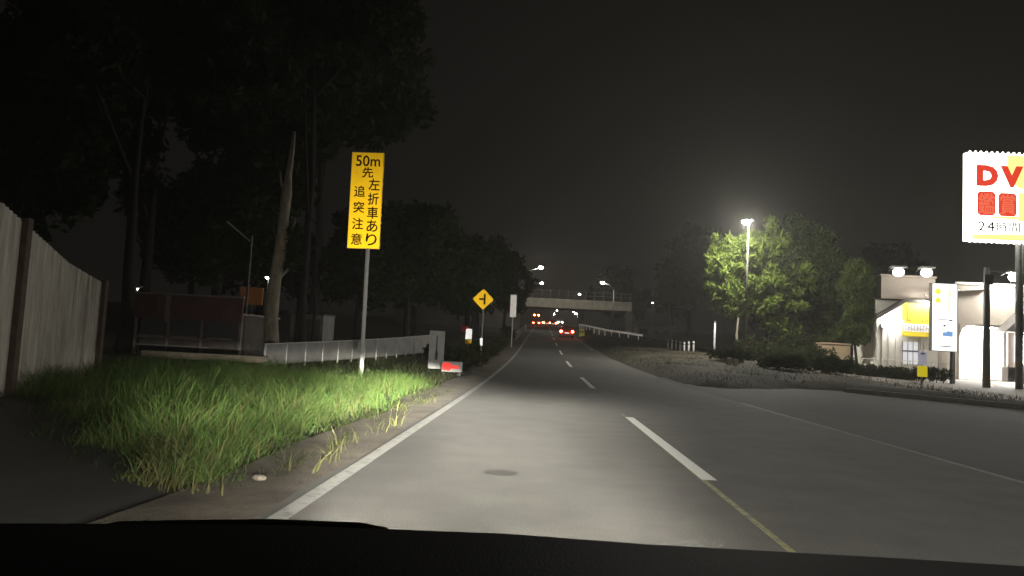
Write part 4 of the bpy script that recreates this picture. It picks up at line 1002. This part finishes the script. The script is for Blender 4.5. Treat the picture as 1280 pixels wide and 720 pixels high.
t = thing('billboard', (20.3, 36, zr(36)+.13), 'big bright billboard with red letters DVD edged with bulbs', 'billboard')
zb = zr(36)+.13
bb = MB().bbox(.0, 4.9, -.02, .30, 7.36-zb, 11.70-zb, .02).build('sign_box', M['bb_white'], t)
def patch(poly, m, y, name='colour_patch'):
    mb = MB(); mb.prism([(x-20.3, z-zb) for x, z in poly], y, y+.003); return mb.build(name, m, bb)
patch([(22.25, 11.62), (25.1, 11.62), (25.1, 9.9), (23.4, 9.85), (22.7, 10.05), (22.2, 10.6)], M['bb_yellow'], -.028)
patch([(20.6, 7.45), (25.1, 7.45), (25.1, 7.75), (22.6, 7.75), (20.6, 7.68)], M['bb_yellow'], -.028)
patch([(21.2, 8.52), (25.1, 8.38), (25.1, 8.75), (22.9, 8.62), (21.6, 8.60)], M['bb_yellow'], -.028)
patch([(22.75, 8.4), (25.1, 8.4), (25.1, 9.8), (22.75, 9.8)], M['bb_yellow'], -.0285)
def bbt(s, x0, x1, z0, z1, m, fat): glyphs(s, x0-20.3, x1-20.3, z0-zb, z1-zb, -.034, m, bb, fat=fat if s in 'DV' else 0, bold=0 if s in 'DV' else .016)
bbt('D', 20.75, 21.80, 10.05, 11.10, M['bb_red'], .075); bbt('V', 21.88, 22.98, 10.03, 11.10, M['bb_red'], .075); bbt('D', 23.08, 24.1, 10.05, 11.10, M['bb_red'], .075)
for x0, x1, zt in ((20.80, 21.66, 9.80), (21.80, 22.66, 9.76)):
    b_ = .12; patch([(x0+b_, 8.62), (x1-b_, 8.62), (x1, 8.62+b_), (x1, zt-b_), (x1-b_, zt), (x0+b_, zt), (x0, zt-b_), (x0, 8.62+b_)], M['bb_red'], -.031, 'red_block')
bbt('鑑', 20.86, 21.60, 8.70, 9.72, M['bb_red2'], .004); bbt('賞', 21.86, 22.60, 8.70, 9.68, M['bb_red2'], .004)
for s, a, b in [('2', 20.86, 21.16), ('4', 21.26, 21.62), ('時', 21.72, 22.22), ('間', 22.3, 22.8)]: bbt(s, a, b, 7.86, 8.32, M['bb_ink'], .012)
for i in range(17): MB().ball((-.03, -.02, 7.5-zb+i*.256), .075, .075, .075, 8, 6).build('bulb', M['bulb'], t)
for i in range(19): MB().ball((.15+i*.26, -.02, 11.73-zb), .055, .055, .055, 8, 6).build('bulb', M['bulb'], t)
for i in range(19): MB().ball((.15+i*.26, -.02, 7.33-zb), .055, .055, .055, 8, 6).build('bulb', M['bulb'], t)
for px in (2.6, 4.6): MB().tube([(px, .16, -.3), (px, .16, 7.4-zb)], .17, 12).build('post', M['grey_m'], t, smooth=True)

t = thing('lamp_pole', (21.27, 36, zr(36)+.12), 'dark pole between tall white sign and lit entrance', 'pole')
MB().tube([(0, 0, -.3), (0, 0, 3), (0, 0, 5.75)], [.17, .15, .12], 12).build('shaft', M['grey_m'], t, smooth=True)
MB().tube([(0, 0, 5.5), (.5, .1, 5.62), (1.0, .2, 5.55)], .035, 7).build('arm', M['grey_m'], t)
MB().bbox(-.2, .2, -.2, -.13, 4.9, 5.4, .02).build('control_box', M['grey_m'], t)

t = thing('tall_sign', (20.32, 38, zr(38)+.13), 'tall white lit sign with yellow marks and a blue shape', 'sign')
zb = zr(38)+.13
sg = MB().bbox(-.62, .62, -.12, .12, 2.04-zb, 5.42-zb, .03).build('sign_box', M['ts_white'], t)
mb = MB()
for a in (-.645, .622): mb.box(a, a+.023, -.14, .14, 2.02-zb, 5.44-zb)
mb.box(-.645, .645, -.14, .14, 2.015-zb, 2.038-zb); mb.box(-.645, .645, -.14, .14, 5.422-zb, 5.445-zb); mb.build('frame', M['grey_m'], t)
def ring_poly(cx, cz, r, n=16): return [(cx+r*math.cos(2*math.pi*i/n), cz+r*math.sin(2*math.pi*i/n)) for i in range(n)]
def mark(polys, m, name='mark'):
    mb = MB()
    for p in polys: mb.prism([(x, z-zb) for x, z in p], -.127, -.123)
    mb.build(name, m, sg)
mark([ring_poly(-.34, 5.02, .15), [(-.46, 4.45), (-.20, 4.45), (-.20, 4.6), (-.26, 4.68), (-.34, 4.74), (-.46, 4.62)]], M['ts_yellow'])
mark([[(.1, 5.26), (.38, 5.26), (.38, 5.34), (.1, 5.34)], [(.16, 4.05), (.28, 4.05), (.28, 4.5), (.16, 4.5)], ring_poly(.2, 4.58, .07), [(.16, 4.75), (.3, 4.75), (.3, 5.15), (.16, 5.15)]], M['ts_pale'])
mark([[(-.10, 2.78), (.40, 2.76), (.40, 3.04), (.28, 3.0), (.2, 3.06), (.08, 2.98), (-.10, 2.96)]], M['ts_blue'])
mark([[(-.36, 3.60), (.36, 3.58), (.36, 3.61), (-.36, 3.63)], [(.22, 3.54), (.40, 3.53), (.40, 3.58), (.22, 3.58)], [(-.06, 3.26), (.05, 3.26), (.05, 3.35), (-.06, 3.35)], [(-.30, 2.25), (.34, 2.23), (.34, 2.28), (-.30, 2.29)]], M['shop_ink'])
for px in (.52,): MB().tube([(px, .20, -.2), (px, .20, 5.3-zb)], .08, 10).build('post', M['grey_m'], t, smooth=True)
t = thing('narrow_side_sign', (21.12, 38.4, zr(38.4)+.13), 'narrow red and green lit sign behind the tall white one', 'sign')
MB().bbox(-.16, .10, -.05, .05, 3.3, 4.35, .01).build('red_face', M['ts_red'], t); MB().bbox(-.16, .10, -.05, .05, 4.36, 4.75, .01).build('green_face', M['ts_green'], t); MB().bbox(-.16, .10, -.05, .05, 2.4, 3.29, .01).build('green_face', M['ts_green'], t)
MB().tube([(0, .1, -.2), (0, .1, 4.7)], .07, 8).build('post', M['grey_m'], t)

t = thing('bollard_sign', (17.78, 35, zr(35)+.1), 'yellow bollard sign below a pale lilac notice in front of hedge', 'bollard')
MB().bbox(-.22, .22, -.05, .05, .42, .92, .03).build('yellow_face', M['bol_y'], t)
MB().bbox(-.19, .19, -.03, .03, .96, 1.60, .03).build('notice', M['poster'], t)
mb = MB(); mb.bbox(-.09, .09, -.036, -.031, 1.45, 1.53, .002).build('mark', M['shop_ink'], t)
MB().tube([(0, .06, -.3), (0, .06, 1.55)], .05, 8).build('post', M['grey_m'], t)
t = thing('pipe_railing', (20.5, 43.5, zr(43.5)+.12), 'thin white pipe railing in front of the white shop', 'railing')
for z in (.45, .95): MB().tube([(-1.4, 1.2, z), (.6, -.6, z), (2.2, -2.2, z)], .022, 7).build('rail', M['trimw'], t)
for x_, y_ in [(-1.4, 1.2), (-.4, .3), (.6, -.6), (1.4, -1.4), (2.2, -2.2)]: MB().tube([(x_, y_, -.2), (x_, y_, 1.0)], .03, 7).build('post', M['trimw'], t)
# clipped hedge
t = thing('hedge', (19.4, 40.4, zr(40.4)+.1), 'low dark clipped hedge along the pavement before the shop', 'hedge')
r_ = np.random.default_rng(8); C = []; S = []
a, b = np.array([-1.5, 3.0]), np.array([1.0, -2.6]); dd = (b-a)/np.linalg.norm(b-a); nn = np.array([-dd[1], dd[0]])
for _ in range(210):
    u_, v_ = r_.uniform(0, 1), r_.uniform(-.38, .38); p = a+(b-a)*u_+nn*v_; C.append((p[0], p[1], r_.uniform(.08, .62)+.05*math.sin(u_*9))); S.append(r_.uniform(.14, .24))
link('foliage', leaves_mesh('foliage', C, S, 55, .06, r_), M['leaf_hedge'], t)
mb = MB()
for i in range(16):
    p = a+(b-a)*(i+.5)/16; mb.tube([(p[0], p[1], -.15), (p[0]+.05, p[1], .5)], .025, 5)
mb.build('stems', M['bark_d'], t)

# ------------------------------------------------------------------ night haze that glows round the lamps
hz = MB().box(-120, 120, -60, 380, -3, 48).build('haze', None); tag(hz, kind='stuff')
hm = bpy.data.materials.new('haze'); hm.use_nodes = True; hn = hm.node_tree; hn.nodes.remove(hn.nodes['Principled BSDF'])
pv = hn.nodes.new('ShaderNodeVolumePrincipled'); pv.inputs['Color'].default_value = (.95, .93, .88, 1); pv.inputs['Density'].default_value = .0014; pv.inputs['Anisotropy'].default_value = .35
hn.links.new(pv.outputs[0], hn.nodes['Material Output'].inputs['Volume']); hz.data.materials.append(hm)
